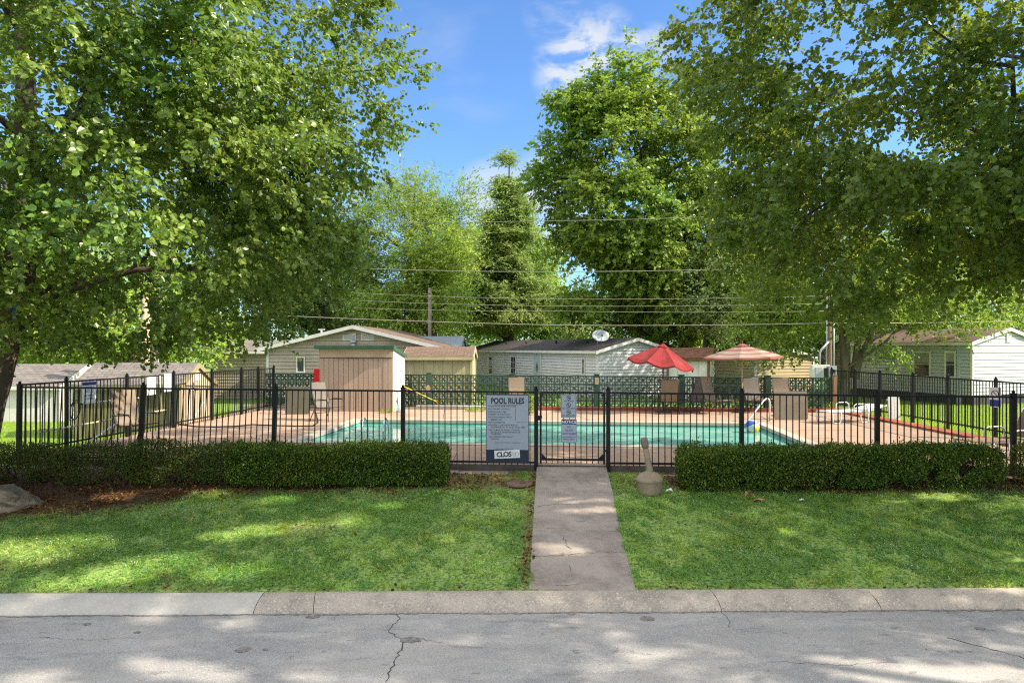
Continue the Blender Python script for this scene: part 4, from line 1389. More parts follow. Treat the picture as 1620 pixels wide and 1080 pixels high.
# ------------------------------------------------------------------ lettering
def lettering(name, lines, m, parent, extra=None):
    """lines: (text, x, z, size, bold, align, matrix); one mesh of all of them. extra(mb): further flat marks"""
    mb = MB()
    for tx, px, pz_, size, bold, align, mx_ in lines:
        c = bpy.data.curves.new('text', 'FONT')
        c.body, c.size, c.align_x, c.offset = tx, size, align, bold * size
        c.resolution_u = 3
        ob = bpy.data.objects.new('text', c)
        C.objects.link(ob)
        bpy.context.view_layer.update()
        me = bpy.data.meshes.new_from_object(ob.evaluated_get(bpy.context.evaluated_depsgraph_get()))
        mat_ = mx_ @ Matrix.Translation((px, 0, pz_)) @ Matrix.Rotation(R(90), 4, 'X')
        mb.add([mat_ @ v.co for v in me.vertices], [tuple(p.vertices) for p in me.polygons])
        C.objects.unlink(ob)
        bpy.data.objects.remove(ob); bpy.data.curves.remove(c); bpy.data.meshes.remove(me)
    if extra: extra(mb)
    me = bpy.data.meshes.new(name)
    me.from_pydata(mb.v, [], mb.f)
    me.materials.append(m)
    return link(name, me, parent)

def board(mb, mx_, x0, z0, x1, z1, t=.004, rad=0.0, y=0.0):
    if rad:
        pts = []
        for cx_, cz_, a0 in ((x1 - rad, z1 - rad, 0), (x0 + rad, z1 - rad, 90), (x0 + rad, z0 + rad, 180), (x1 - rad, z0 + rad, 270)):
            for k in range(5):
                a = R(a0 + k * 22.5)
                pts.append((cx_ + math.cos(a) * rad, y, cz_ + math.sin(a) * rad))
    else:
        pts = [(x0, y, z0), (x1, y, z0), (x1, y, z1), (x0, y, z1)]
    P = [mx_ @ Vector(p) for p in pts]
    mb.prism(P, (mx_.to_3x3() @ Vector((0, t, 0))))

# pool rules board on the fence beside the gate
yaw = math.atan(-.066)
def sign_at(px, py, off=.05):
    x = (px - CX) / FPX * 12.8
    y = Yf(x) - off
    x = (px - CX) / FPX * y
    return Matrix.Translation((x, y, CAM_Z - (py - HY) / FPX * y)) @ Matrix.Rotation(yaw, 4, 'Z')
mx_ = sign_at(803, 731, .045)
o_ = mx_.translation
U = 12.8 / 1080
rs = thing('rules_sign', 'tall white POOL RULES board with navy bottom, wired to the fence beside the gate', 'sign', tuple(o_))
mb = MB(); board(mb, mx_, -34.5 * U, .0, 34 * U, 108.5 * U, .008); mb.build('backing', M['navy'], rs)
mb = MB(); board(mb, mx_, -33.5 * U, 20 * U, 33 * U, 106.5 * U, .004, 0, -.0065); mb.build('panel', M['sign_white'], rs)
mt = mx_ @ Matrix.Translation((0, -.0078, 0))
def tx(t, px, py, size, bold=.0, al='LEFT', m=None): return (t, (px - 803) * U, (731 - py) * U, size * U, bold, al, m or mt)
NARROW = Matrix.Diagonal((.74, 1, 1, 1))
L1 = [('POOL RULES', 0, (731 - 637.6) * U, 12.6 * U, .034, 'CENTER', mt @ NARROW)]
small = [(774, 643, 'POOL HOURS FROM 10AM TO 8PM'), (774, 647.5, 'NO RUNNING OR DIVING'), (774, 652, 'NO BREAKABLE ITEMS'), (774, 656, 'RESIDENTS & GUESTS ONLY'), (774, 660.4, 'POOL FOR RESIDENT USE OF'),
         (776, 664.6, 'MEMBERS ONLY'), (774, 669, 'NO PETS PERMITTED'), (774, 673, 'CHILDREN 12 AND UNDER MUST BE'), (776, 676.3, 'ACCOMPANIED BY AN ADULT AT ALL TIMES'),
         (774, 680.8, 'ANY DAMAGE TO PROPERTY OR POOL'), (776, 684.2, 'FURNITURE IS THE RESPONSIBILITY OF'), (776, 687.2, 'THE RESIDENT'), (774, 691.5, 'NO LIFEGUARD. POOL USE AT'), (776, 695, 'OWN RISK')]
for px, py, t in small:
    L1.append((t, (px - 803) * U / .8, (731 - py) * U, 3.4 * U, .004, 'LEFT', mt @ Matrix.Diagonal((.8, 1, 1, 1))))
L1.append(tx('THANK YOU FOR YOUR COOPERATION', 803, 700.5, 2.2, .005, 'CENTER'))
def marks(mb):
    for x0, x1, y in ((781, 825, 639.4),):
        board(mb, mt, (x0 - 803) * U, (731 - y) * U - .004, (x1 - 803) * U, (731 - y) * U + .004, .0004)
    board(mb, mt, (815.2 - 803) * U, (731 - 665) * U, (815.7 - 803) * U, (731 - 644) * U, .0004)
    board(mb, mt, (817 - 803) * U, (731 - 667.4) * U, (835 - 803) * U, (731 - 667.0) * U, .0004)
    for px, py, t in small:
        if px == 774:
            board(mb, mt, (772 - 803) * U, (731 - py + .8) * U, (773 - 803) * U, (731 - py + 1.8) * U, .0004)
    board(mb, mt, (784 - 803) * U, (731 - 709.8) * U, (812 - 803) * U, (731 - 709.2) * U, .0004)
lettering('lettering', L1, M['ink'], rs, marks)
mc = sign_at(802.5, 718, .062) @ Matrix.Rotation(R(-3), 4, 'Y')
ct = thing('closed_sign', 'small tilted CLOSED plate with its last letters worn off, under the rules board', 'sign', tuple(mc.translation))
mb = MB(); board(mb, mc, -20.5 * U, -6.5 * U, 20 * U, 6.3 * U, .003); mb.build('plate', M['paper'], ct)
ml = mc @ Matrix.Translation((0, -.002, 0))
lettering('lettering', [(t, x * U, -3.8 * U, 10.8 * U, .032, 'CENTER', ml) for t, x in (('C', -13.5), ('L', -8), ('O', -2), ('S', 4.4))], M['ink'], ct)
lettering('worn_lettering', [(t, x * U, -3.8 * U, 9.5 * U, .0, 'CENTER', ml) for t, x in (('E', 10), ('D', 15.5))], M['faded_ink'], ct)

# the two gate plates
mg = sign_at(899.7, 661, .045)
s1 = thing('prohibition_sign', 'white plate of three crossed-out symbols on the gate, above the notice plate', 'sign', tuple(mg.translation))
mb = MB(); board(mb, mg, -12.3 * U, 0, 12.3 * U, 37 * U, .003, .012); mb.build('plate', M['sign_white'], s1)
ml = mg @ Matrix.Translation((0, -.0015, 0))
def ring(mb, mx_, cx_, cz_, r, wd, n=20):
    for i in range(n):
        a, c = 2 * PI * i / n, 2 * PI * (i + 1) / n
        mb.quad(*[mx_ @ Vector((cx_ + math.cos(t) * q, 0, cz_ + math.sin(t) * q)) for t, q in ((a, r), (c, r), (c, r - wd), (a, r - wd))])
    d = r - wd / 2
    p, q, n_ = Vector((cx_ - d * .7, -.0004, cz_ + d * .7)), Vector((cx_ + d * .7, -.0004, cz_ - d * .7)), Vector((.7, 0, .7)) * wd * .5
    mb.quad(mx_ @ (p + n_), mx_ @ (q + n_), mx_ @ (q - n_), mx_ @ (p - n_))
def icons(mb):
    for cz_ in (31.8, 20.5, 9.4):
        ring(mb, ml, 0, cz_ * U, 3.6 * U, .75 * U)
    for (x0, z0, x1, z1) in ((-1.5, 31.2, 1.6, 32.6), (-.6, 18.8, .6, 21.6), (-.25, 21.6, .25, 22.6), (-2.2, 9.0, 2.0, 9.7)):
        board(mb, ml, x0 * U, z0 * U, x1 * U, z1 * U, .0003, 0, .0004)
    for (x0, z0, x1, z1) in ((-11.3, 1, -10.9, 36), (10.9, 1, 11.3, 36), (-10.9, 1, 10.9, 1.4), (-10.9, 35.6, 10.9, 36)):
        board(mb, ml, x0 * U, z0 * U, x1 * U, z1 * U, .0003)
lettering('lettering', [('NO FOOD', 0, 25.6 * U, 3.2 * U, .012, 'CENTER', ml), ('NO ALCOHOL', 0, 14.3 * U, 3.2 * U, .012, 'CENTER', ml), ('NO SMOKING', 0, 3.0 * U, 3.2 * U, .012, 'CENTER', ml)], M['ink'], s1, icons)
mg = sign_at(900.2, 700, .045)
s2 = thing('notice_sign', 'white NOTICE plate with blue header on the gate, below the crossed-out symbols', 'sign', tuple(mg.translation))
mb = MB(); board(mb, mg, -12.2 * U, 0, 12.2 * U, 37.5 * U, .003, .02); mb.build('plate', M['sign_white'], s2)
ml = mg @ Matrix.Translation((0, -.0015, 0))
mb = MB(); board(mb, ml, -11.7 * U, 29 * U, 11.7 * U, 37.0 * U, .0012, .012); mb.build('header', M['sign_blue'], s2)
lettering('header_lettering', [('NOTICE', 0, 30.8 * U, 6.3 * U, .016, 'CENTER', ml @ Matrix.Translation((0, -.0004, 0)))], M['paper'], s2)
lettering('lettering', [(t, 0, z * U, sz * U, .012, 'CENTER', ml) for t, z, sz in (('NO', 23.6, 4.0), ('GLASS', 18.2, 4.4), ('CONTAINERS', 13.0, 4.0), ('ALLOWED IN', 8.0, 3.4), ('POOL AREA', 4.2, 3.4))], M['sign_blue'], s2,
          lambda mb: [board(mb, ml, x0 * U, z0 * U, x1 * U, z1 * U, .0003) for (x0, z0, x1, z1) in ((-11.7, 1.5, -11.3, 29), (11.3, 1.5, 11.7, 29), (-11, .35, 11, .75))])

# notices on the side fences
def fence_notice(label, y, x, z0, z1, wd, face, blue=None, lines=(), icon=False):
    m0 = Matrix.Translation((x, y, z0)) @ Matrix.Rotation(face, 4, 'Z')
    t = thing('fence_notice', label, 'sign', tuple(m0.translation), 0, 'small notices on the side fences')
    h = z1 - z0
    mb = MB(); board(mb, m0, -wd / 2, 0, wd / 2, h, .004, .01); mb.build('plate', M['paper'], t)
    ml_ = m0 @ Matrix.Translation((0, -.0015, 0))
    if blue:
        mb = MB(); board(mb, ml_, -wd / 2 + .01, blue[0] * h, wd / 2 - .01, blue[1] * h, .001); mb.build('header', M['sign_blue'], t)
    lettering('lettering', [(tx_, 0, z * h, sz, .01, 'CENTER', ml_) for tx_, z, sz in lines], M['ink'], t, (lambda mb: ring(mb, ml_, 0, h * .68, .085, .016)) if icon else None)
fl = math.atan2(1, .099)
fence_notice('largest white notice with a blue header, on the fence above the pool poles', 15.5, XL(15.5) + .045, .95, 1.44, .46, fl, (.82, .97), [('POOL', .64, .09), ('RULES', .48, .09), ('NO DIVING', .3, .06), ('ALLOWED', .16, .06)])
fence_notice('plain white notice on the shed-side fence, the middle one of the three', 17.75, XL(17.75) + .045, .98, 1.44, .36, fl, None, [('NO', .7, .1), ('FOOD', .48, .1), ('DRINKS', .26, .08)])
fence_notice('narrow white notice on the shed-side fence, furthest from the road', 18.45, XL(18.45) + .045, 1.02, 1.50, .32, fl, None, [('NO', .76, .09), ('GLASS', .52, .08), ('NO PETS', .28, .06)])
fence_notice('white no-diving notice with a dark blue foot on the brick-edge fence', 16.55, XR - .04, .76, 1.24, .27, R(-62), (.04, .38), [], True)

# ------------------------------------------------------------------ buildings
def add_uv(o):
    me = o.data
    uv = me.uv_layers.new(name='UVMap')
    for p in me.polygons:
        n = p.normal
        h = Vector((-n.y, n.x, 0))
        h = h.normalized() if h.length > 1e-3 else Vector((1, 0, 0))
        v = n.cross(h)
        for li in p.loop_indices:
            co = me.vertices[me.loops[li].vertex_index].co
            uv.data[li].uv = (co.dot(h), co.dot(v))
    return o

def lap_wall(mb, a, b_, nrm, z0, z1, pitch=.15, rng_=None, proud=.03):
    """horizontal lap siding from a to b; rng_(z) -> (from, to) fractions of the width at that height"""
    a, b_, nrm = Vector(a), Vector(b_), Vector(nrm)
    n = max(1, round((z1 - z0) / pitch))
    h = (z1 - z0) / n
    for k in range(n):
        zb, zt = z0 + k * h, z0 + (k + 1) * h
        (f0, f1), (g0, g1) = (rng_(zb), rng_(zt)) if rng_ else ((0, 1), (0, 1))
        def P(f, z, o): p = a.lerp(b_, f) + nrm * o; return (p.x, p.y, z)
        if f1 - f0 < .005: continue
        gr = .028
        zg_ = zb + gr
        h0, h1 = f0 + (g0 - f0) * gr / (zt - zb), f1 + (g1 - f1) * gr / (zt - zb)
        mb.quad(P(h0, zg_, proud), P(h1, zg_, proud), P(g1, zt, proud * .45), P(g0, zt, proud * .45))
        mb.quad(P(h0, zg_, -.01), P(h1, zg_, -.01), P(h1, zg_, proud), P(h0, zg_, proud))
        mb.quad(P(f0, zb, -.01), P(f1, zb, -.01), P(h1, zg_, -.01), P(h0, zg_, -.01))

def board_wall(mb, a, b_, nrm, z0, z1, pitch=.2, gap=.012, thick=.02, seed=0, top=None, jit=0.0):
    """vertical boards from a to b; top(f) -> height at fraction f"""
    a, b_, nrm = Vector(a), Vector(b_), Vector(nrm)
    n = max(1, round((b_ - a).length / pitch))
    w_ = (b_ - a).length
    rs = random.Random(seed)
    for k in range(n):
        f0, f1 = k / n + gap / w_ / 2, (k + 1) / n - gap / w_ / 2
        t0, t1 = (top(f0), top(f1)) if top else (z1, z1)
        o = thick + rs.uniform(-jit, jit)
        zz = z0 + rs.uniform(0, jit * 2)
        def P(f, z, q): p = a.lerp(b_, f) + nrm * q; return Vector((p.x, p.y, z))
        mb.prism([P(f0, zz, .002), P(f1, zz, .002), P(f1, t1, .002), P(f0, t0, .002)], nrm * o)

def gable_frames(O, a, W_, L_, bdir=None):
    O, a = Vector(O), Vector((*a, 0)).normalized()
    bb = Vector((*bdir, 0)).normalized() if bdir else Vector((a.y, -a.x, 0))
    return lambda s, t, z: Vector((O.x, O.y, 0)) + a * s + bb * t + Vector((0, 0, z)), a, bb

def gable_roof(P, L_, W_, ze, zr, m_roof, root, oh=.25, rake=.2, thick=.09, fascia=None, name='roof', seed=0):
    h = W_ / 2
    sl = (zr - ze) / h
    mb = MB()
    for sgn in (0, 1):
        def Q(s, t, z): return P(s, t if sgn == 0 else W_ - t, z)
        e0, e1 = Q(-rake, -oh, ze - oh * sl + thick), Q(L_ + rake, -oh, ze - oh * sl + thick)
        r0, r1 = Q(-rake, h, zr + thick), Q(L_ + rake, h, zr + thick)
        mb.prism([e0, e1, r1, r0], (0, 0, -thick + .01))
    rf = add_uv(mb.build(name, m_roof, root))
    if fascia:
        for se, q in ((-rake, -1), (L_ + rake, 1)):
            mb = MB()
            for sgn in (0, 1):
                def Q(s, t, z): return P(s, t if sgn == 0 else W_ - t, z)
                e, r = Q(se, -oh - .02, ze - (oh + .02) * sl + thick - .012), Q(se, h + .002, zr + thick - .012)
                d = (P(1, 0, 0) - P(0, 0, 0)) * q * .03
                mb.prism([e, r, r + Vector((0, 0, -.15)), e + Vector((0, 0, -.15))], d)
            mb.build('fascia', fascia, rf)
        for sgn in (0, 1):
            def Q(s, t, z): return P(s, t if sgn == 0 else W_ - t, z)
            mb = MB()
            e0, e1 = Q(-rake, -oh - .005, ze - oh * sl + thick - .02), Q(L_ + rake, -oh - .005, ze - oh * sl + thick - .02)
            d = (P(0, 0, 0) - P(0, 1, 0)) * (.025 if sgn == 0 else -.025)
            mb.prism([e0, e1, e1 + Vector((0, 0, -.13)), e0 + Vector((0, 0, -.13))], d)
            mb.build('eave_board', fascia, rf)
    return rf

def gable_home(name, label, O, a, W_, L_, z0, ze, zr, wallm, roofm, trim, skirt=None, lap=True, pitch=.15, oh=.25, rake=.2, bdir=None, cat='house', wallm2=None, vb=.2, group=None):
    P, av, bv = gable_frames(O, a, W_, L_, bdir)
    c = P(L_ / 2, W_ / 2, z0)
    root = thing(name, label, cat, tuple(c), 0, group)
    mb = MB()
    zs = z0 + (.45 if skirt else 0)
    mid = lambda z: (0, 1) if z <= ze else ((z - ze) / (zr - ze) / 2, 1 - (z - ze) / (zr - ze) / 2)
    sides = [(P(0, 0, 0), P(L_, 0, 0), -bv, False), (P(0, W_, 0), P(L_, W_, 0), bv, False), (P(0, 0, 0), P(0, W_, 0), -av, True), (P(L_, 0, 0), P(L_, W_, 0), av, True)]
    for k, (p, q, n, gb_) in enumerate(sides):
        pi, qi = p - n * .02, q - n * .02
        core = [Vector((pi.x, pi.y, zs)), Vector((qi.x, qi.y, zs)), Vector((qi.x, qi.y, ze))] + ([(pi + qi) / 2 + Vector((0, 0, zr))] if gb_ else []) + [Vector((pi.x, pi.y, ze))]
        mb.poly(core)
        if lap:
            if gb_:
                nb = round((ze - zs) / pitch)
                lap_wall(mb, p, q, n, zs, ze, pitch)
                lap_wall(mb, p, q, n, ze, zr - .02, pitch, mid)
            else:
                lap_wall(mb, p, q, n, zs, ze, pitch)
        else:
            board_wall(mb, p, q, n, zs, ze, vb, .012, .012, k, (lambda f: min(ze + (zr - ze) * (1 - abs(2 * f - 1)), zr)) if gb_ else None)
    mb.build('wall', wallm, root)
    if skirt:
        mb = MB()
        for p, q, n, gb_ in sides:
            p, q = p - n * .03, q - n * .03
            mb.quad(Vector((p.x, p.y, z0 - .2)), Vector((q.x, q.y, z0 - .2)), Vector((q.x, q.y, zs + .01)), Vector((p.x, p.y, zs + .01)))
        mb.build('skirting', skirt, root)
    for s, t in ((0, 0), (0, W_), (L_, 0), (L_, W_)):
        mb = MB()
        c_ = P(s, t, 0)
        mb.box((c_.x, c_.y, (zs + ze) / 2), (.10, .10, ze - zs), math.atan2(av.y, av.x))
        mb.build('corner_trim', trim, root)
    gable_roof(P, L_, W_, ze, zr, roofm, root, oh, rake, fascia=trim)
    return root, P, av, bv

def window(root, c, u, n, w_, h_, frame=None, bars=(0, 1), fw=.06, curtain=None, glass=None, name='window'):
    """sash window centred at c on a wall with outward normal n"""
    c, u, n = Vector(c), Vector(u).normalized(), Vector(n).normalized()
    z = Vector((0, 0, 1))
    frame = frame or M['white_trim']
    mb = MB()
    o = c + n * .034
    for (x, y, a, b_) in ((-w_ / 2 - fw / 2, 0, fw, h_ + 2 * fw), (w_ / 2 + fw / 2, 0, fw, h_ + 2 * fw), (0, h_ / 2 + fw / 2, w_, fw), (0, -h_ / 2 - fw / 2, w_, fw)):
        mb.frame(o + u * (x - a / 2) + z * (y - b_ / 2), u, z, n, a, b_, .03)
    nb = bars[1]
    for k in range(1, nb + 1):
        y = -h_ / 2 + h_ * k / (nb + 1)
        mb.frame(o + u * (-w_ / 2) + z * (y - .014), u, z, n, w_, .028, .028)
    for k in range(1, bars[0] + 1):
        x = -w_ / 2 + w_ * k / (bars[0] + 1)
        mb.frame(o + u * (x - .011) + z * (-h_ / 2), u, z, n, .022, h_, .026)
    f = mb.build(name, frame, root)
    mb = MB()
    q = o + n * .010
    mb.quad(q - u * w_ / 2 - z * h_ / 2, q + u * w_ / 2 - z * h_ / 2, q + u * w_ / 2 + z * h_ / 2, q - u * w_ / 2 + z * h_ / 2)
    mb.build('pane', glass or M['glass'], f)
    if curtain:
        for (x0, x1, y0, y1) in curtain:
            mb = MB()
            q = o + n * .016
            nn = 10
            vs, fs = [], []
            for i in range(nn + 1):
                x = -w_ / 2 + w_ * (x0 + (x1 - x0) * i / nn)
                off = n * (.003 if i % 2 else 0)
                vs += [q + off + u * x + z * (h_ * (y0 - .5)), q + off + u * x + z * (h_ * (y1 - .5))]
                if i: fs.append((2 * i - 2, 2 * i, 2 * i + 1, 2 * i - 1))
            mb.add(vs, fs)
            mb.build('curtain', M['curtain'], f)
    return f

# long white home with the dish: gable end toward the pool, long wall running away
O1 = A(945, 555, 32.0)
white, P, av, bv = gable_home('mobile_home', 'long white sided home with dark roof, its gable end behind the red umbrella', O1, (-.402, .916), 4.25, 17.5, -.65, 2.03, 2.60, M['white_siding'], M['shingle_dark'], M['white_trim'], M['foundation'], oh=.18, rake=.22)
def on_long(px):
    """station along the long wall seen in photo column px"""
    k = (px - CX) / FPX
    o = P(0, 0, 0)
    return (o.x - k * o.y) / (k * av.y - av.x)
def zat(px, py, p): return CAM_Z - (py - HY) * p.y / FPX
for pa, pb, ya, yb, cur in ((774, 780, 563, 592, [(.0, 1, .45, .85)]), (809, 817, 563, 592, None), (921.5, 926.5, 566, 593, None)):
    s0, s1 = on_long(pa), on_long(pb)
    p = P((s0 + s1) / 2, 0, 0)
    z1, z0 = zat(0, ya, p), zat(0, yb, p)
    window(white, (p.x, p.y, (z0 + z1) / 2), av, -bv, abs(s1 - s0) - .12, z1 - z0 - .1, None, (1 if cur is None else 0, 1 if pa > 900 else 2), .06, cur)
s0, s1 = on_long(845.5), on_long(856.5)
p = P((s0 + s1) / 2, 0, 0)
zt_, zb_ = zat(0, 559, p), -.05
mb = MB(); w2 = abs(s1 - s0) / 2
def fr(s, z, o): q = P(s, 0, z) - bv * o; return q
sm = (s0 + s1) / 2
mb.prism([fr(sm - w2, zb_, .018), fr(sm + w2, zb_, .018), fr(sm + w2, zt_, .018), fr(sm - w2, zt_, .018)], -bv * .04)
door = mb.build('door', mat('door_paint', (.40, .47, .50), (.36, .43, .46), 2, .5), white)
mb = MB()
for q0, q1 in (((sm - w2 - .05, zb_), (sm - w2 - .05, zt_ + .05)), ((sm + w2 + .05, zb_), (sm + w2 + .05, zt_ + .05)), ((sm - w2 - .1, zt_ + .05), (sm + w2 + .1, zt_ + .05))):
    mb.bar(fr(q0[0], q0[1], .045), fr(q1[0], q1[1], .045), .09, .03, up=-bv)
mb.build('door_frame', M['white_trim'], door)
mb = MB(); zc_ = zt_ - .78
mb.prism([fr(sm, zc_ - .33, .0585), fr(sm + .16, zc_, .0585), fr(sm, zc_ + .33, .0585), fr(sm - .16, zc_, .0585)], -bv * .006); mb.build('pane', M['glass'], door)
mb = MB(); q = fr(sm - w2 + .1, zb_ + .95, .06); mb.lathe([(.001, -.03), (.03, -.02), (.03, .02), (.001, .03)], Matrix.Translation(q), 10); mb.build('handle', M['steel'], door)
mb = MB(); q = fr(sm - w2 - .25, zt_ + .05, .06); mb.box(q, (.12, .14, .16)); mb.build('porch_lamp', M['white_plastic'], white)
for s in (3, 6.5, 10.5, 13.6):
    mb = MB(); q = P(s, 1.2, 2.03 + .57 * 1.2 / 2.125 + .09); mb.tube([q, q + Vector((0, 0, .17))], .05, 8); mb.build('roof_vent', M['rubber'], white)

# satellite dish on that roof
q = P(.9, .55, 2.03 + .57 * .55 / 2.125 + .08)
dz = thing('satellite_dish', 'pale oval satellite dish on the dark roof edge of the long white home', 'dish', tuple(q))
mb = MB(); mb.tube([q, q + Vector((0, 0, .25)), q + Vector((-.02, -.08, .42))], .025, 8); mb.build('mast', M['galv'], dz)
c_ = A(950, 531, q.y - .1)
t = Matrix.Translation(c_) @ Matrix.Rotation(R(12), 4, 'Z') @ Matrix.Rotation(R(72), 4, 'X') @ Matrix.Diagonal((1, .68, 1, 1))
mb = MB(); mb.lathe([(.001, -.045), (.15, -.036), (.30, -.01), (.43, .035), (.435, .03), (.30, -.018), (.15, -.046), (.001, -.055)], t, 28); mb.build('reflector', M['meter_grey'], dz)
mb = MB(); e = c_ + Vector((.02, -.42, .0)); mb.tube([c_ + Vector((0, -.02, -.26)), c_ + Vector((.02, -.3, -.16)), e], .012, 6); mb.box(e, (.07, .1, .08)); mb.build('feed_arm', M['bronze'], dz)

# white gabled home beyond the sunny lawn
O2 = A(1538, 542, 29.5)
wr, P, av, bv = gable_home('mobile_home', 'white gabled home with brown roof standing past the sunny lawn', O2, (-.375, .927), 4.7, 6.2, -.33, 2.42, 3.02, M['bright_siding'], M['shingle_brown'], M['white_trim'], M['foundation'], oh=.2, rake=.12)
for pa, pb, ya, yb, cur in ((1448, 1471, 558, 594, [(.02, .98, .55, 1)]), (1498, 1511, 558, 595, [(0, 1, .62, 1)])):
    s0, s1 = on_long(pa), on_long(pb)
    p = P((s0 + s1) / 2, 0, 0)
    z1, z0 = zat(0, ya, p), zat(0, yb, p)
    window(wr, (p.x, p.y, (z0 + z1) / 2), av, -bv, abs(s1 - s0), z1 - z0, None, (0, 1), .085, cur)
s0 = on_long(1518.5)
mb = MB(); q = P(s0, 0, 0) - bv * .05; mb.box((q.x, q.y, 1.05), (.10, .16, 2.7), math.atan2(av.y, av.x)); mb.build('downspout', M['meter_grey'], wr)
q = P(0, 2.35, 2.66) - av * .03
mb = MB()
for k in range(5): mb.frame(q - bv * .16 + Vector((0, 0, -.2 + k * .08)), bv, Vector((0, 0, 1)), -av, .32, .055, .03)
mb.build('gable_vent', M['white_trim'], wr)
for s, t_ in ((1.0, 1.2), (2.6, 1.6)):
    mb = MB(); q = P(s, t_, 2.42 + .6 * t_ / 2.35 + .08); mb.tube([q, q + Vector((0, 0, .16))], .06, 8); mb.build('roof_vent', M['white_plastic'], wr)

# tan gabled home
O3 = Vector((-10.8, 30.2, 0))
th, P, av, bv = gable_home('mobile_home', 'tan sided home with a broad white-edged gable behind the pump shed', O3, (.06, 1), 7.75, 9.0, -.45, 2.18, 3.10, M['tan_siding'], M['shingle_brown'], M['white_trim'], M['foundation'], oh=.32, rake=.3, pitch=.16)
nrm = -av
def on_front(px, py, y=30.15):
    return A(px, py, y + .06 * 0)
p = on_front(476.5, 576.5); window(th, (p.x, 30.2 - (p.x + 10.8) * .06, p.z), bv, nrm, .29, .60, None, (0, 0), .05, None, M['screen'])
for cx_, s in ((554.5, 1), (583.5, -1)):
    p = on_front(cx_, 532.5)
    c_ = Vector((p.x, 30.2 - (p.x + 10.8) * .06, p.z)) + nrm * .022
    u = bv
    z = Vector((0, 0, 1))
    def tr(x, y): return c_ + u * x + z * y
    outer = [tr(-.30, -.16), tr(.30, -.16), tr(.30, .17 if s > 0 else .07), tr(-.30, .07 if s > 0 else .17)]
    mb = MB()
    mb.prism([v + nrm * .0 for v in outer], nrm * .02)
    vn = mb.build('gable_vent', M['white_trim'], th)
    mb = MB()
    for k in range(5):
        y = -.11 + k * .046
        mb.frame(tr(-.25, y) + nrm * .022, u, z, nrm, .5 if k < 4 else .36, .024, .012)
    mb.build('louver', M['grey_siding'], vn)
mb = MB(); q = Vector((-6.95, 29.9, 2.2)); mb.tube([q + Vector((0, 0, -.1)), q + Vector((0, 0, .25))], .10, 10); mb.lathe([(.15, .22), (.15, .28), (.05, .36)], Matrix.Translation(q), 12); mb.build('flue_cap', M['galv'], th)
mb = MB(); q = P(1.5, 1.9, 2.72); mb.tube([q, q + Vector((0, 0, .3))], .05, 8); mb.box(q + Vector((0, 0, .32)), (.3, .08, .06)); mb.build('roof_vent', M['white_plastic'], th)
# the darker roof behind it, the shaded wing at its side
gable_home('mobile_home', 'brown-roofed home whose ridge just shows over the tan gable', Vector((-12.8, 43.0, 0)), (1, 0), 6, 6.4, -.5, 2.3, 3.35, M['tan_siding'], M['shingle_brown'], M['white_trim'], bdir=(0, 1))
gable_home('mobile_home', 'shaded tan wing with a grey eave between the tall iron fence and the tan gable', Vector((-14.6, 33.2, 0)), (1, 0), 5, 3.0, -.45, 2.02, 2.5, M['tan_siding'], M['shingle_grey'], M['white_trim'], bdir=(0, 1))

# sheds
gable_home('storage_shed', 'yellow panelled shed with brown shingles just behind the block wall', Vector((-4.42, 28.1, 0)), (1, 0), 2.7, 2.75, -.4, 1.80, 2.16, M['yellow_panel'], M['shingle_brown'], M['yellow_panel'], lap=False, oh=.15, rake=.08, bdir=(0, 1), cat='shed', vb=.4)
gable_home('carport', 'building with a blue-grey metal roof between the tan gable and the long white home', Vector((-5.35, 34.0, 0)), (1, 0), 4.2, 2.75, -.5, 2.20, 2.72, M['grey_siding'], M['metal_roof'], M['metal_roof'], oh=.1, rake=.06, bdir=(0, 1), cat='outbuilding')
gable_home('storage_shed', 'low olive shed with grey shingles and a tan gable door beside the pool fence', Vector((-12.75, 20.0, 0)), (1, 0), 2.2, 2.98, -.5, 1.10, 1.66, M['olive'], M['shingle_grey'], M['olive'], lap=False, oh=.12, rake=.1, bdir=(0, 1), cat='shed', vb=.16)
os_ = [o for o in C.objects if o.name.startswith('storage_shed') and 'low olive' in o.get('label', '')][0]
mb = MB()
for k in range(6):
    y0, y1 = 20.06 + k * .347, 20.06 + (k + 1) * .347 - .012
    f = lambda y: 1.08 + .52 * (1 - abs((y - 21.1) / 1.1))
    mb.prism([(-9.752, y0, -.45), (-9.752, y1, -.45), (-9.752, y1, f(y1)), (-9.752, y0, f(y0))], (.025, 0, 0))
gd = mb.build('gable_boarding', M['shed_cream'], os_)
mb = MB()
for a_, c_ in (((-9.72, 20.55, -.4), (-9.72, 20.55, .95)), ((-9.72, 21.6, -.4), (-9.72, 21.6, .95)), ((-9.72, 20.58, .93), (-9.72, 21.57, .93)), ((-9.72, 20.58, -.1), (-9.72, 21.57, .5))):
    mb.bar(a_, c_, .05, .03, up=(1, 0, 0))
mb.build('door_frame', M['shed_white'], gd)
mb = MB(); mb.box((-9.72, 21.1, 1.28), (.02, .3, .2)); mb.build('gable_vent', M['white_trim'], gd)
gable_home('storage_shed', 'white walled shed with a long grey roof behind the ribboned trunk', Vector((-23.5, 24.6, 0)), (1, 0), 3.0, 7.2, -.5, .82, 1.5, M['shed_white'], M['shingle_grey'], M['shed_white'], lap=False, oh=.15, rake=.1, bdir=(0, 1), cat='shed', vb=.3)
P_ = Vector((A(1121, 570, 29.6).x, 29.6, 0))
gable_home('storage_shed', 'shed with a rusty roof between the two umbrellas', P_, (-.93, .37), 2.6, 1.75, -.4, 1.72, 2.12, M['shed_white'], M['rust_roof'], M['rust_roof'], lap=False, oh=.12, rake=.12, cat='shed', vb=.45)
rsd = [o for o in C.objects if 'rusty roof' in o.get('label', '')][0]
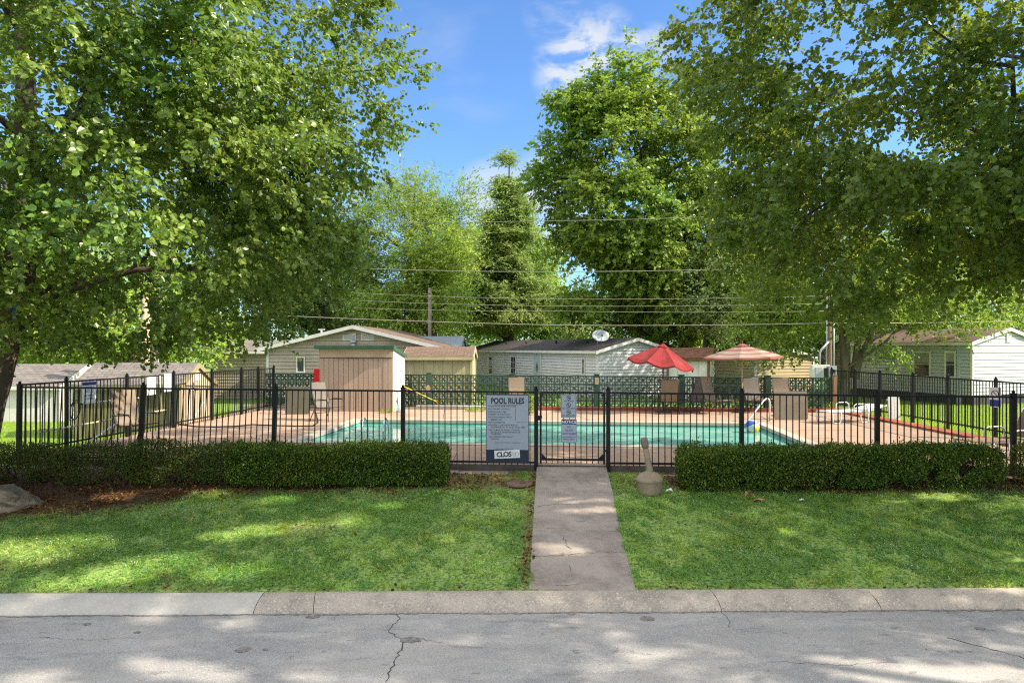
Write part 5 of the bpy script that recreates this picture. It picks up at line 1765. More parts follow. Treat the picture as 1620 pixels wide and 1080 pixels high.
gable_home('mobile_home', 'cream gabled home end half hidden by leaves behind the striped umbrella', Vector((A(1195, 560, 33).x, 33.0, 0)), (-.30, .95), 3.4, 4.6, -.4, 1.75, 2.15, M['yellow_panel'], M['shingle_dark'], M['white_trim'], oh=.15, rake=.1)
gable_home('mobile_home', 'shaded olive-sided home glimpsed between the forked grey trunks and the white gabled home', Vector((A(1369, 560, 35.5).x, 35.5, 0)), (1, .05), 4, 7, -.4, 2.1, 2.7, M['olive_light'], M['shingle_brown'], M['white_trim'], bdir=(-.05, 1))

# pump shed at the pool
S0 = Vector(G(505, 650, 0)); S0.z = 0
SW, SDp, SH, SHB = 2.62, 1.62, 2.24, 1.93
root = thing('pump_shed', 'tan boarded pump shed with green roof edge and bright white side by the pool', 'shed', (S0.x + SW / 2, S0.y + .8, 0))
def SP(s, t, z, o=0): q = S0 + PU * s + PV * t; return Vector((q.x, q.y, z))
mb = MB()
for p, q in ((SP(0, 0, 0), SP(SW, 0, 0)), (SP(0, SDp, 0), SP(SW, SDp, 0))):
    pass
core = [SP(.02, .02, -.1), SP(SW - .02, .02, -.1), SP(SW - .02, SDp, -.1), SP(.02, SDp, -.1)]
topz = lambda t: SH + (SHB - SH) * t / SDp - .04
topc = [SP(.02, .02, topz(0)), SP(SW - .02, .02, topz(0)), SP(SW - .02, SDp, topz(SDp)), SP(.02, SDp, topz(SDp))]
mb.add(core + topc, ((0, 1, 5, 4), (1, 2, 6, 5), (2, 3, 7, 6), (3, 0, 4, 7), (4, 5, 6, 7)))
mb.build('inner_wall', M['dark_gap'], root)
mb = MB(); board_wall(mb, SP(0, .02, 0), SP(SW, .02, 0), -PV, .0, SH - .40, .175, .014, .03, 3, None, .006); mb.build('front_boarding', M['shed_tan'], root)
mb = MB(); mb.prism([SP(.03, -.012, SH - .375), SP(SW - .03, -.012, SH - .375), SP(SW - .03, -.012, SH - .09), SP(.03, -.012, SH - .09)], -PV * .02); mb.build('header_board', M['shed_cream'], root)
mb = MB(); mb.prism([SP(SW * .23, -.03, SH - .40), SP(SW - .04, -.03, SH - .40), SP(SW - .04, -.03, SH - .385), SP(SW * .23, -.03, SH - .385)], -PV * .03); mb.build('drip_strip', M['bronze'], root)
mb = MB(); board_wall(mb, SP(SW - .02, .0, 0), SP(SW - .02, SDp, 0), PU, .0, 2, .33, .006, .02, 5, lambda f: SH - .06 + (SHB - SH) * f); mb.build('side_boarding', M['shed_white'], root)
mb = MB(); board_wall(mb, SP(.02, 0, 0), SP(.02, SDp, 0), -PU, .0, 2, .33, .006, .02, 6, lambda f: SH - .06 + (SHB - SH) * f); mb.build('side_boarding', M['shed_tan'], root)
mb = MB()
for z in (1.62, .05):
    mb.prism([SP(SW + .002, .15, z), SP(SW + .002, SDp - .25, z), SP(SW + .002, SDp - .25, z + .018), SP(SW + .002, .15, z + .018)], PU * .012)
for t in (.15, SDp - .26):
    mb.prism([SP(SW + .002, t, .07), SP(SW + .002, t + .018, .07), SP(SW + .002, t + .018, 1.62), SP(SW + .002, t, 1.62)], PU * .012)
mb.build('side_door', M['shed_cream'], root)
mb = MB(); mb.prism([SP(-.10, -.16, SH + .03), SP(SW + .05, -.16, SH + .03), SP(SW + .05, SDp + .1, SHB + .0), SP(-.10, SDp + .1, SHB + .0)], (0, 0, -.06)); rf = add_uv(mb.build('roof', M['shingle_brown'], root))
mb = MB(); mb.prism([SP(-.12, -.165, SH + .035), SP(SW + .07, -.165, SH + .035), SP(SW + .07, -.165, SH - .085), SP(-.12, -.165, SH - .085)], -PV * .025)
mb.prism([SP(SW + .052, -.16, SH + .035), SP(SW + .052, SDp + .1, SHB + .005), SP(SW + .052, SDp + .1, SHB - .10), SP(SW + .052, -.16, SH - .085)], PU * .022); mb.build('fascia', M['green_trim'], rf)
rb = thing('alarm_box', 'bright red metal box mounted on the corner of the tan pump shed', 'box', tuple(SP(-.1, .1, 1.2)))
mb = MB(); c_ = SP(-.09, .08, 1.22); mb.box(c_, (.19, .22, .50), -R(5)); mb.build('case', M['red_box'], rb, .01)
mb = MB(); mb.box(c_ + Vector((0, -.115, 0)), (.17, .014, .46), -R(5)); mb.build('cover', M['red_box'], rb, .004)

# ------------------------------------------------------------------ decorative block wall
WLn, BW = 20.9, .3
bwall = thing('block_wall', 'green pierced block wall of star-pattern blocks along the far side of the pool', 'wall', tuple(wall_pt(WLn / 2, 0, 0)))
wtop = lambda s: 1.205 - .09 * s / WLn
def block(mb, s, k):
    """one pierced block: square rim, two diagonals, four V ribs"""
    z0 = wtop(s) - (4 - k) * BW
    c_ = wall_pt(s + BW / 2, 0, z0 + BW / 2)
    h = BW / 2
    def bar(x0, z0_, x1, z1_, wd, dep):
        p, q = c_ + PU * x0 + Vector((0, 0, z0_)), c_ + PU * x1 + Vector((0, 0, z1_))
        mb.bar(p, q, dep, wd, up=(q - p).cross(PV))
    bar(-h, h - .013, h, h - .013, .026, .100); bar(-h, -h + .013, h, -h + .013, .026, .100)
    bar(-h + .013, -h + .026, -h + .013, h - .026, .026, .099); bar(h - .013, -h + .026, h - .013, h - .026, .026, .099)
    e = h - .02
    bar(-e, -e, e, e, .014, .056); bar(-e, e, e, -e, .014, .054)
    for j, (x, z) in enumerate(((.058, e), (-.058, e), (.058, -e), (-.058, -e), (e, .058), (e, -.058), (-e, .058), (-e, -.058))):
        bar(x * .16, z * .16, x, z, .021, .050 - j * .0012)
pil = [0, 5.55, 8.82, 11.98, 15.2, 18.45, WLn]
psx = [G(x, 640, 0) for x in (679, 811, 944, 1078, 1214)]
nb = int(WLn / BW)
prev = 0
segs = [0, 21, 32, 42, 53, 63, nb]
PW = .19
st = []
for px in (679, 811, 944, 1078, 1214):
    k = (px - CX) / FPX
    s = (k * WALL_A.y - WALL_A.x) / (PU.x - k * PU.y)
    st.append(s)
ends = [0] + st + [WLn]
for i in range(len(ends) - 1):
    a_ = ends[i] + (PW / 2 if i else 0)
    c_ = ends[i + 1] - (PW / 2 if i < len(ends) - 2 else 0)
    n = max(1, round((c_ - a_) / BW))
    w_ = (c_ - a_) / n
    mb = MB()
    for j in range(n):
        for k in range(4):
            block(mb, a_ + j * w_ + (w_ - BW) / 2, k)
    mb.build('pierced_block_lattice', M['green_block'], bwall)
    mb = MB()
    p, q = wall_pt(a_, 0, wtop(a_) + .012), wall_pt(c_, 0, wtop(c_) + .012)
    mb.bar(p, q, .115, .022); mb.build('top_course', M['green_trim'], bwall)
for s in st:
    mb = MB(); c_ = wall_pt(s, 0, 0); mb.box((c_.x, c_.y, (wtop(s) + .06) / 2 - .1), (PW - .006, .2, wtop(s) + .26), -R(5)); p_ = mb.build('pilaster', M['green_block'], bwall)
    mb = MB(); mb.box((c_.x, c_.y, wtop(s) + .075), (PW + .03, .24, .03), -R(5)); mb.build('pilaster_cap', M['green_trim'], p_)
s = 0
wp = thing('wooden_post', 'weathered brown wooden post at the end of the green block wall', 'post', tuple(wall_pt(WLn + .12, -.02, -.1)))
c_ = wall_pt(WLn + .13, .0, 0)
mb = MB(); mb.bar((c_.x, c_.y, -.2), (c_.x + .03, c_.y, 1.2), .13, .13, up=(0, 1, 0)); mb.build('shaft', M['wood'], wp, .01)
mb = MB(); mb.prism([(c_.x - .045, c_.y - .07, 1.201), (c_.x + .105, c_.y - .07, 1.201), (c_.x + .105, c_.y + .07, 1.201), (c_.x - .045, c_.y + .07, 1.201)], (0, 0, .02)); mb.build('top_plate', M['grey_wood'], wp)

# red brick edges
def brick_edge(label, pts, h, seed, wid=.1, z0=0.0):
    mid = pts[len(pts) // 2]
    t = thing('brick_edging', label, 'edging', (mid.x, mid.y, z0), 0, 'red brick edging')
    mb = MB()
    rs = random.Random(seed)
    for p, q in zip(pts[:-1], pts[1:]):
        L_ = (q - p).length
        d = (q - p).normalized()
        n = int(L_ / .215)
        for k in range(n):
            for c in range(int(round(h / .065))):
                off = .107 if c % 2 else 0
                a_ = p + d * (k * .215 + off)
                if (a_ - p).length + .2 > L_: continue
                a_ = a_ + Vector((rs.uniform(-.006, .006), rs.uniform(-.006, .006), z0 + c * .065 + rs.uniform(-.003, .003)))
                mb.frame(a_, d, Vector((-d.y, d.x, 0)), Vector((0, 0, 1)), .205, wid, .058)
    mb.build('brick_course', M['brick'], t)
    return t
brick_edge('two low courses of red brick fronting the planting bed under the block wall', [wall_pt(10.2, 1.23), wall_pt(20.9, 1.23)], .13, 1)
brick_edge('dark red brick edge under the iron fence beside the sunny lawn', [Vector((XR - .26, 12.3, 0)), Vector((XR - .26, 24.6, 0))], .075, 2, .42)

# ------------------------------------------------------------------ pool fittings
lad = thing('pool_ladder', 'curved steel ladder rails at the shallow corner of the pool', 'ladder', tuple(pool_pt(.75, 4.75)))
for pxs in ((579, 583), (612, 618)):
    mb = MB()
    y = 16.35
    x0 = (pxs[0] - CX) / FPX * y
    pts = [Vector((x0, y - .45, .0)), Vector((x0, y - .45, .30)), Vector((x0, y - .38, .46)), Vector((x0 + .01, y - .20, .53)), Vector((x0 + .02, y - .02, .46)), Vector((x0 + .03, y + .06, .28)), Vector((x0 + .03, y + .08, -.2)), Vector((x0 + .03, y + .08, -.95))]
    mb.tube(pts, .022, 10); mb.build('rail', M['steel'], lad)
    mb = MB(); mb.lathe([(.05, .0), (.05, .012), (.03, .02)], Matrix.Translation(pts[0]), 12); mb.build('flange', M['steel'], lad)
for z in (-.25, -.5, -.75):
    mb = MB(); xa, xb = (579 - CX) / FPX * 16.35 + .03, (612 - CX) / FPX * 16.35 + .03
    mb.box(((xa + xb) / 2, 16.43, z), (xb - xa - .03, .08, .03)); mb.build('tread', M['white_plastic'], lad)
hr = thing('handrail', 'white slanting handrail at the pool steps by the beach ball', 'handrail', tuple(G(1199, 660, 0)))
p0 = A(1199, 660, 21.55); p0.z = 0
p1 = A(1199, 640, 21.55); p2 = A(1197, 628, 21.5); p3 = A(1193, 626.5, 21.4); p4 = A(1153, 675, 19.2); p5 = A(1158, 688, 19.0)
p0 = Vector((7.72, 20.45, 0))
pts = [p0, p0 + Vector((0, 0, .55)), p0 + Vector((-.02, 0, .66)), p0 + Vector((-.10, -.02, .69)), p0 + Vector((-.20, -.05, .62)), p0 + Vector((-1.10, -.45, -.30)), p0 + Vector((-1.12, -.5, -.6))]
mb = MB(); mb.tube(pts, .024, 10); mb.build('rail', M['white_plastic'], hr)
mb = MB(); mb.lathe([(.06, .0), (.06, .012), (.035, .02)], Matrix.Translation(p0), 12); mb.build('flange', M['steel'], hr)
bl = thing('beach_ball', 'striped beach ball floating at the end of the pool', 'ball', tuple(A(1190, 683, 18.9)))
c_ = A(1190, 671, 18.75); rad = .19; c_.z = -.12 + .155
cols = [M['white_plastic'], mat('ball_blue', (.03, .12, .5), None, rough=.3), M['white_plastic'], mat('ball_yellow', (.75, .5, .02), None, rough=.3), M['white_plastic'], mat('ball_red', (.6, .03, .03), None, rough=.3)]
tilt = Matrix.Translation(c_) @ Matrix.Rotation(R(55), 4, 'X') @ Matrix.Rotation(R(30), 4, 'Y') @ Matrix.Rotation(R(75), 4, 'Z')
mb = MB(); mb.smooth = True
nl, na = 36, 18
def sp(i, j): a_, e = 2 * PI * i / nl, -PI / 2 + PI * j / na; return tilt @ Vector((rad * math.cos(e) * math.cos(a_), rad * math.cos(e) * math.sin(a_), rad * math.sin(e)))
for i in range(nl):
    mb.mi = i // 6
    for j in range(na):
        if j == 0: mb.add([sp(i, 0), sp(i + 1, 1), sp(i, 1)], ((0, 1, 2),))
        elif j == na - 1: mb.add([sp(i, j), sp(i + 1, j), sp(i, na)], ((0, 1, 2),))
        else: mb.add([sp(i, j), sp(i + 1, j), sp(i + 1, j + 1), sp(i, j + 1)], ((0, 1, 2, 3),))
mb.build('skin', cols, bl)
fp = thing('float_rope', 'thin white line lying across the water by the pool ladder', 'rope', tuple(pool_pt(.3, 3.6, -.1)))
mb = MB()
pts = [pool_pt(.02 + i * .13, 1.1 + i * .14, -.105 + .006 * math.sin(i)) for i in range(12)]
mb.tube(pts, .012, 6); mb.build('cord', M['white_plastic'], fp)

def cloth_glow(m, k=.28):
    t = m.node_tree
    b = t.nodes['Principled BSDF']
    tr = t.nodes.new('ShaderNodeBsdfTranslucent')
    t.links.new(b.inputs['Base Color'].links[0].from_socket, tr.inputs[0])
    x = t.nodes.new('ShaderNodeMixShader')
    x.inputs[0].default_value = k
    t.links.new(b.outputs[0], x.inputs[1]); t.links.new(tr.outputs[0], x.inputs[2])
    t.links.new(x.outputs[0], t.nodes['Material Output'].inputs[0])
for k_ in ('red_fabric', 'pink_fabric', 'cream_fabric', 'sling', 'sling_grey'):
    cloth_glow(M[k_])
# ------------------------------------------------------------------ umbrellas
def umbrella(label, base, apex_z, rad, drop, tilt, fabric, rings=None, sag=.06, n=8, yawr=0.0):
    t = thing('patio_umbrella', label, 'umbrella', tuple(base), 0, 'patio umbrellas')
    bx, by = base.x, base.y
    top = Vector((bx, by, apex_z))
    Rm = Matrix.Translation(top) @ Matrix.Rotation(tilt[0], 4, 'X') @ Matrix.Rotation(tilt[1], 4, 'Y') @ Matrix.Rotation(yawr, 4, 'Z')
    mb = MB(); mb.tube([Vector((bx, by, .05)), Vector((bx, by, apex_z - .1))], .021, 10); mb.build('pole', M['bronze'] if rings is None else M['pale_wood'], t)
    mb = MB(); mb.lathe([(.001, .0), (.26, .0), (.27, .02), (.25, .045), (.07, .07), (.04, .09), (.035, .30), (.03, .30)], Matrix.Translation((bx, by, 0.001)), 24); mb.build('base', M['bronze'], t)
    mats = [fabric] if rings is None else rings
    K = 10
    mb = MB()
    sub = 4
    def P_(i, f):                       # i in ribs*sub, f radial fraction
        a_ = 2 * PI * i / (n * sub)
        ph = (i % sub) / sub
        chord = math.cos(PI / n) / math.cos((ph - .5) * 2 * PI / n)
        r = rad * f * chord
        sg = sag * math.sin(PI * ph) * f
        z = -drop * (f ** 1.12) - sg * .8
        return Rm @ Vector((r * math.cos(a_), r * math.sin(a_), z))
    nr_ = 12
    for j in range(nr_):
        f0, f1 = max(.03, j / nr_), (j + 1) / nr_
        mb.mi = 0 if rings is None else (0 if (j in (1, 2, 4, 5, 8, 11)) else 1)
        for i in range(n * sub):
            mb.quad(P_(i, f0), P_(i + 1, f0), P_(i + 1, f1), P_(i, f1))
    mb.mi = 0
    for i in range(n * sub):                 # hem with thickness
        d = Rm.to_3x3() @ Vector((0, 0, -.05))
        p, q = P_(i, 1), P_(i + 1, 1)
        mb.quad(p, q, q + d, p + d)
    can = mb.build('canopy', mats, t)
    mb = MB()
    for i in range(n * sub):
        p, q = P_(i, .16) + Rm.to_3x3() @ Vector((0, 0, .03)), P_(i + 1, .16) + Rm.to_3x3() @ Vector((0, 0, .03))
        mb.add([p, q, Rm @ Vector((0, 0, .07))], ((0, 1, 2),))
    mb.build('vent_cap', mats[0], can)
    mb = MB()
    for i in range(n):
        p = Rm @ Vector((0, 0, -.03))
        mb.tube([p, P_(i * sub, .5) + Vector((0, 0, -.012)), P_(i * sub, .99) + Vector((0, 0, -.012))], .008, 5)
        mb.tube([Vector((bx, by, apex_z - .42)), P_(i * sub, .5) + Vector((0, 0, -.02))], .007, 5)
    mb.build('rib', M['bronze'], t)
    mb = MB(); mb.lathe([(.018, .06), (.03, .09), (.02, .13), (.001, .14)], Rm, 10); mb.build('finial', M['bronze'], can)
    return t
bu = G(1049, 652, 0)
umbrella('faded red umbrella tilted over the empty chairs by the block wall', Vector((bu.x, bu.y, 0)), 2.29, 1.19, .60, (R(2), R(9)), M['red_fabric'], None, .15, 8, R(12))
bu = G(1174, 652, 0)
umbrella('red and cream striped umbrella standing above the chairs, flat and wide', Vector((bu.x, bu.y, 0)), 2.29, 1.31, .40, (R(1), R(-2)), None, [M['pink_fabric'], M['cream_fabric']], .03, 8, R(22))

# ------------------------------------------------------------------ chairs and tables on the deck
def sling_chair(label, fabric='sling', reclined=0.0):
    """high-backed sling armchair, front toward -Y"""
    t = thing('patio_chair', label, 'chair', (0, 0, 0), 0, 'sling patio chairs on the deck')
    w2 = .29
    ba = .30 + reclined
    hb = .78
    by, bz = .22, .40
    ty, tz = by + math.sin(ba) * hb, bz + math.cos(ba) * hb
    mb = MB()
    n = 6
    S = [(-.30 + (.52) * i / n, .44 - .05 * math.sin(PI * i / n) - .03 * i / n) for i in range(n + 1)]
    for (y0, z0), (y1, z1) in zip(S[:-1], S[1:]):
        mb.frame((-w2 + .02, y0, z0), (1, 0, 0), Vector((0, y1 - y0, z1 - z0)).normalized(), Vector((0, -(z1 - z0), y1 - y0)).normalized(), 2 * w2 - .04, math.hypot(y1 - y0, z1 - z0), .012)
    mb.build('seat', M[fabric], t)
    mb = MB()
    B = [(by + (ty - by) * f + .045 * math.sin(PI * f), bz + (tz - bz) * f) for f in [i / n for i in range(n + 1)]]
    for (y0, z0), (y1, z1) in zip(B[:-1], B[1:]):
        mb.frame((-w2 + .02, y0, z0), (1, 0, 0), Vector((0, y1 - y0, z1 - z0)).normalized(), Vector((0, -(z1 - z0), y1 - y0)).normalized(), 2 * w2 - .04, math.hypot(y1 - y0, z1 - z0), .012)
    mb.build('backrest', M[fabric], t)
    for s in (-1, 1):
        mb = MB()
        mb.tube([(s * w2, -.34, .43), (s * w2, -.05, .40), (s * w2, by - .03, .385), (s * w2, by + .05, .45), (s * w2, (by + ty) / 2 + .045, (bz + tz) / 2), (s * w2, ty, tz)], .013, 8)
        mb.build('side_rail', M['bronze'], t)
        mb = MB()
        mb.tube([(s * (w2 + .03), -.32, 0), (s * (w2 + .03), -.33, .45), (s * (w2 + .03), -.30, .60), (s * (w2 + .03), -.22, .64), (s * (w2 + .03), .15, .62), (s * (w2 + .01), by + .14, .60)], .013, 8)
        mb.build('front_leg', M['bronze'], t)
        mb = MB()
        mb.tube([(s * (w2 + .03), by + .24, 0), (s * (w2 + .02), by + .02, .41)], .013, 8); mb.build('rear_leg', M['bronze'], t)
        mb = MB(); mb.frame((s * (w2 + .03) - .022, -.24, .648), (1, 0, 0), (0, 1, 0), (0, 0, 1), .044, .38, .016); mb.build('armrest', M['bronze'], t)
    for y, z in ((-.34, .43), (ty, tz)):
        mb = MB(); mb.tube([(-w2, y, z), (w2, y, z)], .013, 8); mb.build('cross_bar', M['bronze'], t)
    mb = MB(); mb.tube([(-w2 - .03, .3, .22), (w2 + .03, .3, .22)], .010, 6); mb.build('stretcher', M['bronze'], t)
    return t
ch = {k: sling_chair('chair', k) for k in ('sling', 'sling_grey')}
used = set()
for fab, px, py, rz, sc, lab in [
        ('sling', 1059, 653, 168, 1.0, 'tan sling chair turned with its back to the pool under the red umbrella'),
        ('sling_grey', 1094, 652, -62, 1.0, 'grey sling chair next to the red umbrella, turned sideways'),
        ('sling', 1135, 654, 38, 1.05, 'light sling chair angled toward the striped umbrella pole'),
        ('sling_grey', 1197, 652, 6, 1.0, 'sling chair facing the pool between the striped umbrella pole and the tipped taupe table'),
        ('sling', 1241, 650, -4, .98, 'sling chair whose back rises behind the tipped taupe table'),
        ('sling', 819, 650, 5, 1.0, 'sling chair whose back top peeps over the rules board'),
        ('sling_grey', 520, 665, 58, 1.0, 'grey sling chair in front of the tan pump shed doors'),
        ('sling', 215, 701, 62, 1.06, 'tan sling chair standing beside the pool poles and the olive shed fence')]:
    c = ch[fab] if fab not in used else copy_tree(ch[fab])
    used.add(fab)
    p = G(px, py, 0)
    c.location = (p.x, p.y, .002)
    c.rotation_euler = (0, 0, R(rz))
    c.scale = (sc, sc, sc)
    c['label'] = lab

def tipped_table(label, px0, px1, py0, py1, m, rz, name='tipped_table'):
    p = G((px0 + px1) / 2, py1, 0)
    k = p.y / FPX
    w_, h_ = (px1 - px0) * k, (py1 - py0) * k
    t = thing(name, label, 'table', (p.x, p.y, 0), rz)
    m0 = Matrix.Translation((p.x, p.y, .003)) @ Matrix.Rotation(rz, 4, 'Z') @ Matrix.Rotation(R(-5), 4, 'X')
    mb = MB(); board(mb, m0, -w_ / 2, 0, w_ / 2, h_, .03, .07); mb.build('tabletop', m, t, .006)
    for x in (-w_ * .36, w_ * .36):
        for z in (h_ * .14, h_ * .86):
            mb = MB(); mb.tube([m0 @ Vector((x, .03, z)), m0 @ Vector((x * 1.08, .66, z + (.03 if z > .4 else -.0)))], .018, 8); mb.build('leg', M['bronze'], t)
    return t
tipped_table('taupe square table tipped on its edge in front of the striped umbrella chairs', 1226, 1278, 619, 664, M['taupe'], R(-3))
tipped_table('dull olive square table tipped on its edge next to the tan pump shed', 451, 489, 612, 655, M['olive_grey'], R(3))

# white chaises by the brick edge
def chaise(label, px, py, rz, flat=True):
    p = G(px, py, 0)
    t = thing('chaise_lounge', label, 'lounge chair', (p.x, p.y, 0), rz, 'white lounge chairs by the sunny lawn')
    ROOTM[t.name] = Matrix.Identity(4)
    fab = M['paper'] if flat else M['wood']
    mb = MB()
    for k in range(16):
        mb.box((0, -.62 + k * .082, .34), (.56, .072, .02))
    mb.build('slat_bed', fab, t)
    mb = MB()
    a_ = R(12 if flat else 58)
    for k in range(8):
        d = .06 + k * .082
        q = Vector((0, .70 + d * math.cos(a_), .345 + d * math.sin(a_)))
        mb.frame(q + Vector((-.28, -.036 * math.cos(a_), -.036 * math.sin(a_))), (1, 0, 0), (0, math.cos(a_), math.sin(a_)), (0, -math.sin(a_), math.cos(a_)), .56, .072, .02)
    mb.build('slat_backrest', fab, t)
    for s in (-1, 1):
        mb = MB(); mb.tube([(s * .30, -.68, .33), (s * .30, .70, .33), (s * .30, .70 + .72 * math.cos(a_), .33 + .72 * math.sin(a_))], .018, 8); mb.build('side_rail', M['white_plastic'], t)
        for y in (-.5, .55):
            mb = MB(); mb.tube([(s * .30, y - .16, .33), (s * .30, y - .14, .06), (s * .30, y - .08, .018), (s * .30, y + .08, .018), (s * .30, y + .14, .06), (s * .30, y + .16, .33)], .016, 8); mb.build('leg', M['white_plastic'], t)
        mb = MB(); mb.tube([(s * .33, .1, .33), (s * .33, .12, .52), (s * .33, .2, .56), (s * .33, .52, .56), (s * .33, .6, .5), (s * .33, .62, .33)], .016, 8); mb.build('armrest', M['white_plastic'], t)
    return t
chaise('flat white lounge chair lying near the tipped taupe table and the brick edge', 1332, 668, R(-70))
chaise('lounge chair with a raised brown slatted back by the last fence post', 1573, 722, R(-78), False)
sp_ = thing('lattice_screen', 'white slatted panel leaning on the iron fence beside the lawn', 'panel', (11.45, 20.6, 0))
mb = MB()
for k in range(4):
    mb.frame((11.36 + k * .088, 20.55, .003), (1, 0, 0), (0, .08, 1), (0, 1, 0), .074, .76, .03)
mb.build('slat', M['paper'], sp_)
mb = MB()
for z in (.12, .6):
    mb.frame((11.34, 20.585 + .08 * z, z), (1, 0, 0), (0, 1, 0), (0, 0, 1), .36, .03, .06)
mb.build('batten', M['white_plastic'], sp_)

# ------------------------------------------------------------------ pool poles, net, planks, hose
def pole(name, label, cat, p0, p1, r, m, group=None, tips=None, part='shaft'):
    p0, p1 = Vector(p0), Vector(p1)
    t = thing(name, label, cat, tuple(p0), 0, group)
    mb = MB(); mb.tube([p0, p1], r, 8); mb.build(part, m, t)
    if tips:
        for f0, f1, mm, nm, rr in tips:
            mb = MB(); mb.tube([p0.lerp(p1, f0), p0.lerp(p1, f1)], rr, 8); mb.build(nm, mm, t)
    return t
def lf(px, py, off=.12):
    """point just inside the left fence seen at (px, py)"""
    k = (px - CX) / FPX
    y = (-9.84 - 13.5 * .099 + off) / (k - .099)
    return A(px, py, y)
gpo = 'pool poles hung on the fence'
pole('pool_pole', 'white pool pole laid level on the fence below the largest notice', 'pole', lf(126, 639), lf(219, 629), .018, M['white_plastic'], gpo, [(0, .04, M['rubber'], 'end_cap', .022)])
pole('pool_pole', 'long cream pool pole with a blue grip, slanting along the fence', 'pole', lf(64, 683), lf(262, 648), .020, M['cream_pole'], gpo, [(.55, .82, M['blue_pole'], 'grip', .024)])
pole('pool_pole', 'white pole propped diagonally from the ground to the fence', 'pole', lf(126, 708, .3), lf(201, 659), .022, M['white_plastic'], gpo, [(.96, 1, M['rubber'], 'end_cap', .026)])
pole('pool_pole', 'thin yellow upright pole against the fence near the narrow notice', 'pole', lf(255, 650), lf(253, 592), .014, M['cream_pole'], gpo, [(.97, 1, M['rubber'], 'end_cap', .018)])
nt_ = thing('skimmer_net', 'black hooped skimmer net hanging on the fence by the largest notice', 'net', tuple(lf(118, 648)))
c_ = lf(119, 648, .08)
pts = [c_ + Vector((.02 * math.sin(a_), .12 * math.cos(a_), .21 * math.sin(a_))) + Vector((0, .05 * math.cos(a_), 0)) for a_ in [2 * PI * i / 20 for i in range(21)]]
mb = MB(); mb.tube(pts, .012, 6, cap=False); mb.build('hoop', M['rubber'], nt_)
mb = MB()
for i in range(1, 9):
    f = i / 9 * 2 - 1
    mb.tube([c_ + Vector((0, .16 * f, -.2 * math.sqrt(1 - f * f))), c_ + Vector((.05, .16 * f, 0)), c_ + Vector((0, .16 * f, .2 * math.sqrt(1 - f * f)))], .002, 4)
    mb.tube([c_ + Vector((0, -.16 * math.sqrt(1 - f * f), .2 * f)), c_ + Vector((.05, 0, .2 * f)), c_ + Vector((0, .16 * math.sqrt(1 - f * f), .2 * f))], .002, 4)
mb.build('netting', M['black_mesh'], nt_)
hs = thing('garden_hose', 'black hose snaking over the deck toward the grey chair', 'hose', tuple(G(360, 673, 0)))
mb = MB()
hp = [(268, 664), (285, 671), (310, 674), (340, 675), (372, 674), (400, 671), (440, 673), (470, 674), (495, 673), (503, 668), (500, 655), (498, 646)]
pts = [G(x, y, .02) for x, y in hp]
fine = []
for i in range(len(pts) - 1):
    for t_ in (0, .33, .66): fine.append(pts[i].lerp(pts[i + 1], t_) + Vector((0, .03 * math.sin(i * 2.1 + t_ * 3), 0)))
mb.tube(fine + [pts[-1]], .017, 7); mb.build('tube', M['rubber'], hs)
for k, (a_, c__, r_) in enumerate([((268, 655), .25, 4), ((292, 650), .2, 3)]):
    p = G(a_[0], 667 - k * 3, 0)
    t = thing('hose_coil', ('large' if k == 0 else 'smaller') + ' coil of dark hose by the foot of the olive shed fence', 'hose', tuple(p))
    mb = MB()
    pts = [p + Vector((math.cos(q * .5) * c__ * (1 + .15 * math.sin(q * 1.3)), math.sin(q * .5) * c__ * .9, .02 + q * .0045)) for q in range(int(12.6 * r_))]
    mb.tube(pts, .014, 6); mb.build('tube', M['rubber'], t)
# planks and poles leaning by the pump shed
for k, (a_, c__, w_, m, lab) in enumerate([((652, 641), (646, 588), .09, 'pale_wood', 'pale plank leaning on the block wall nearest the pump shed'), ((656, 640), (647, 598), .05, 'pale_wood', 'short narrow plank leaning beside the pale one'),
                                            ((661, 641), (650, 606), .04, 'grey_wood', 'grey lath leaning at the foot of the two planks')]):
    p0, p1 = G(*a_, 0), A(c__[0], c__[1], 26.0)
    t = thing('wood_plank', lab, 'plank', tuple(p0), 0, 'planks leaning on the block wall')
    mb = MB(); mb.bar(p0, p1, w_, .03, up=(0, -1, 0)); mb.build('board', M[m], t)
    mb = MB(); mb.bar(p1, p1 + (p1 - p0).normalized() * .02, w_ + .004, .034, up=(0, -1, 0)); mb.build('end_grain', M['wood'], t)
pole('brush_pole', 'yellow pole slanting down from the pump shed wall to the ground', 'pole', G(704, 641.5, .02), A(626, 605, 24.9), .017, M['yellow_pole'], None, [(.93, 1, M['pale_wood'], 'handle', .021)])
pole('teal_hose', 'teal wand leaning at the back corner of the pump shed side', 'hose', G(632, 652, .0), A(628, 626, 24.2), .018, mat('teal', (.05, .30, .24), None, rough=.5), None, [(0, .25, M['blue_pole'], 'nozzle', .03)])
pp_ = thing('white_pipe', 'white pipe lying along the foot of the block wall with a bent end', 'pipe', tuple(G(690, 642, .1)))
mb = MB(); mb.tube([wall_pt(6.1, .9, .09), wall_pt(8.7, .95, .09), wall_pt(8.78, .97, .07), wall_pt(8.8, 1.0, .0)], .04, 10); mb.build('run', M['white_plastic'], pp_)
mb = MB(); mb.tube([wall_pt(8.62, .95, .09), wall_pt(8.70, .95, .09)], .05, 10); mb.build('elbow', M['shed_white'], pp_)
tg = thing('wood_tag', 'pointed tan board fixed to the first green pilaster', 'board', tuple(wall_pt(st[0], .12, .7)))
c_ = wall_pt(st[0] - .02, .105, .62)
mb = MB(); mb.prism([c_ + PU * x + Vector((0, 0, z)) for x, z in ((-.08, -.1), (.08, -.1), (.08, .1), (0, .2), (-.08, .1))], -PV * .02); mb.build('panel', M['pale_wood'], tg)
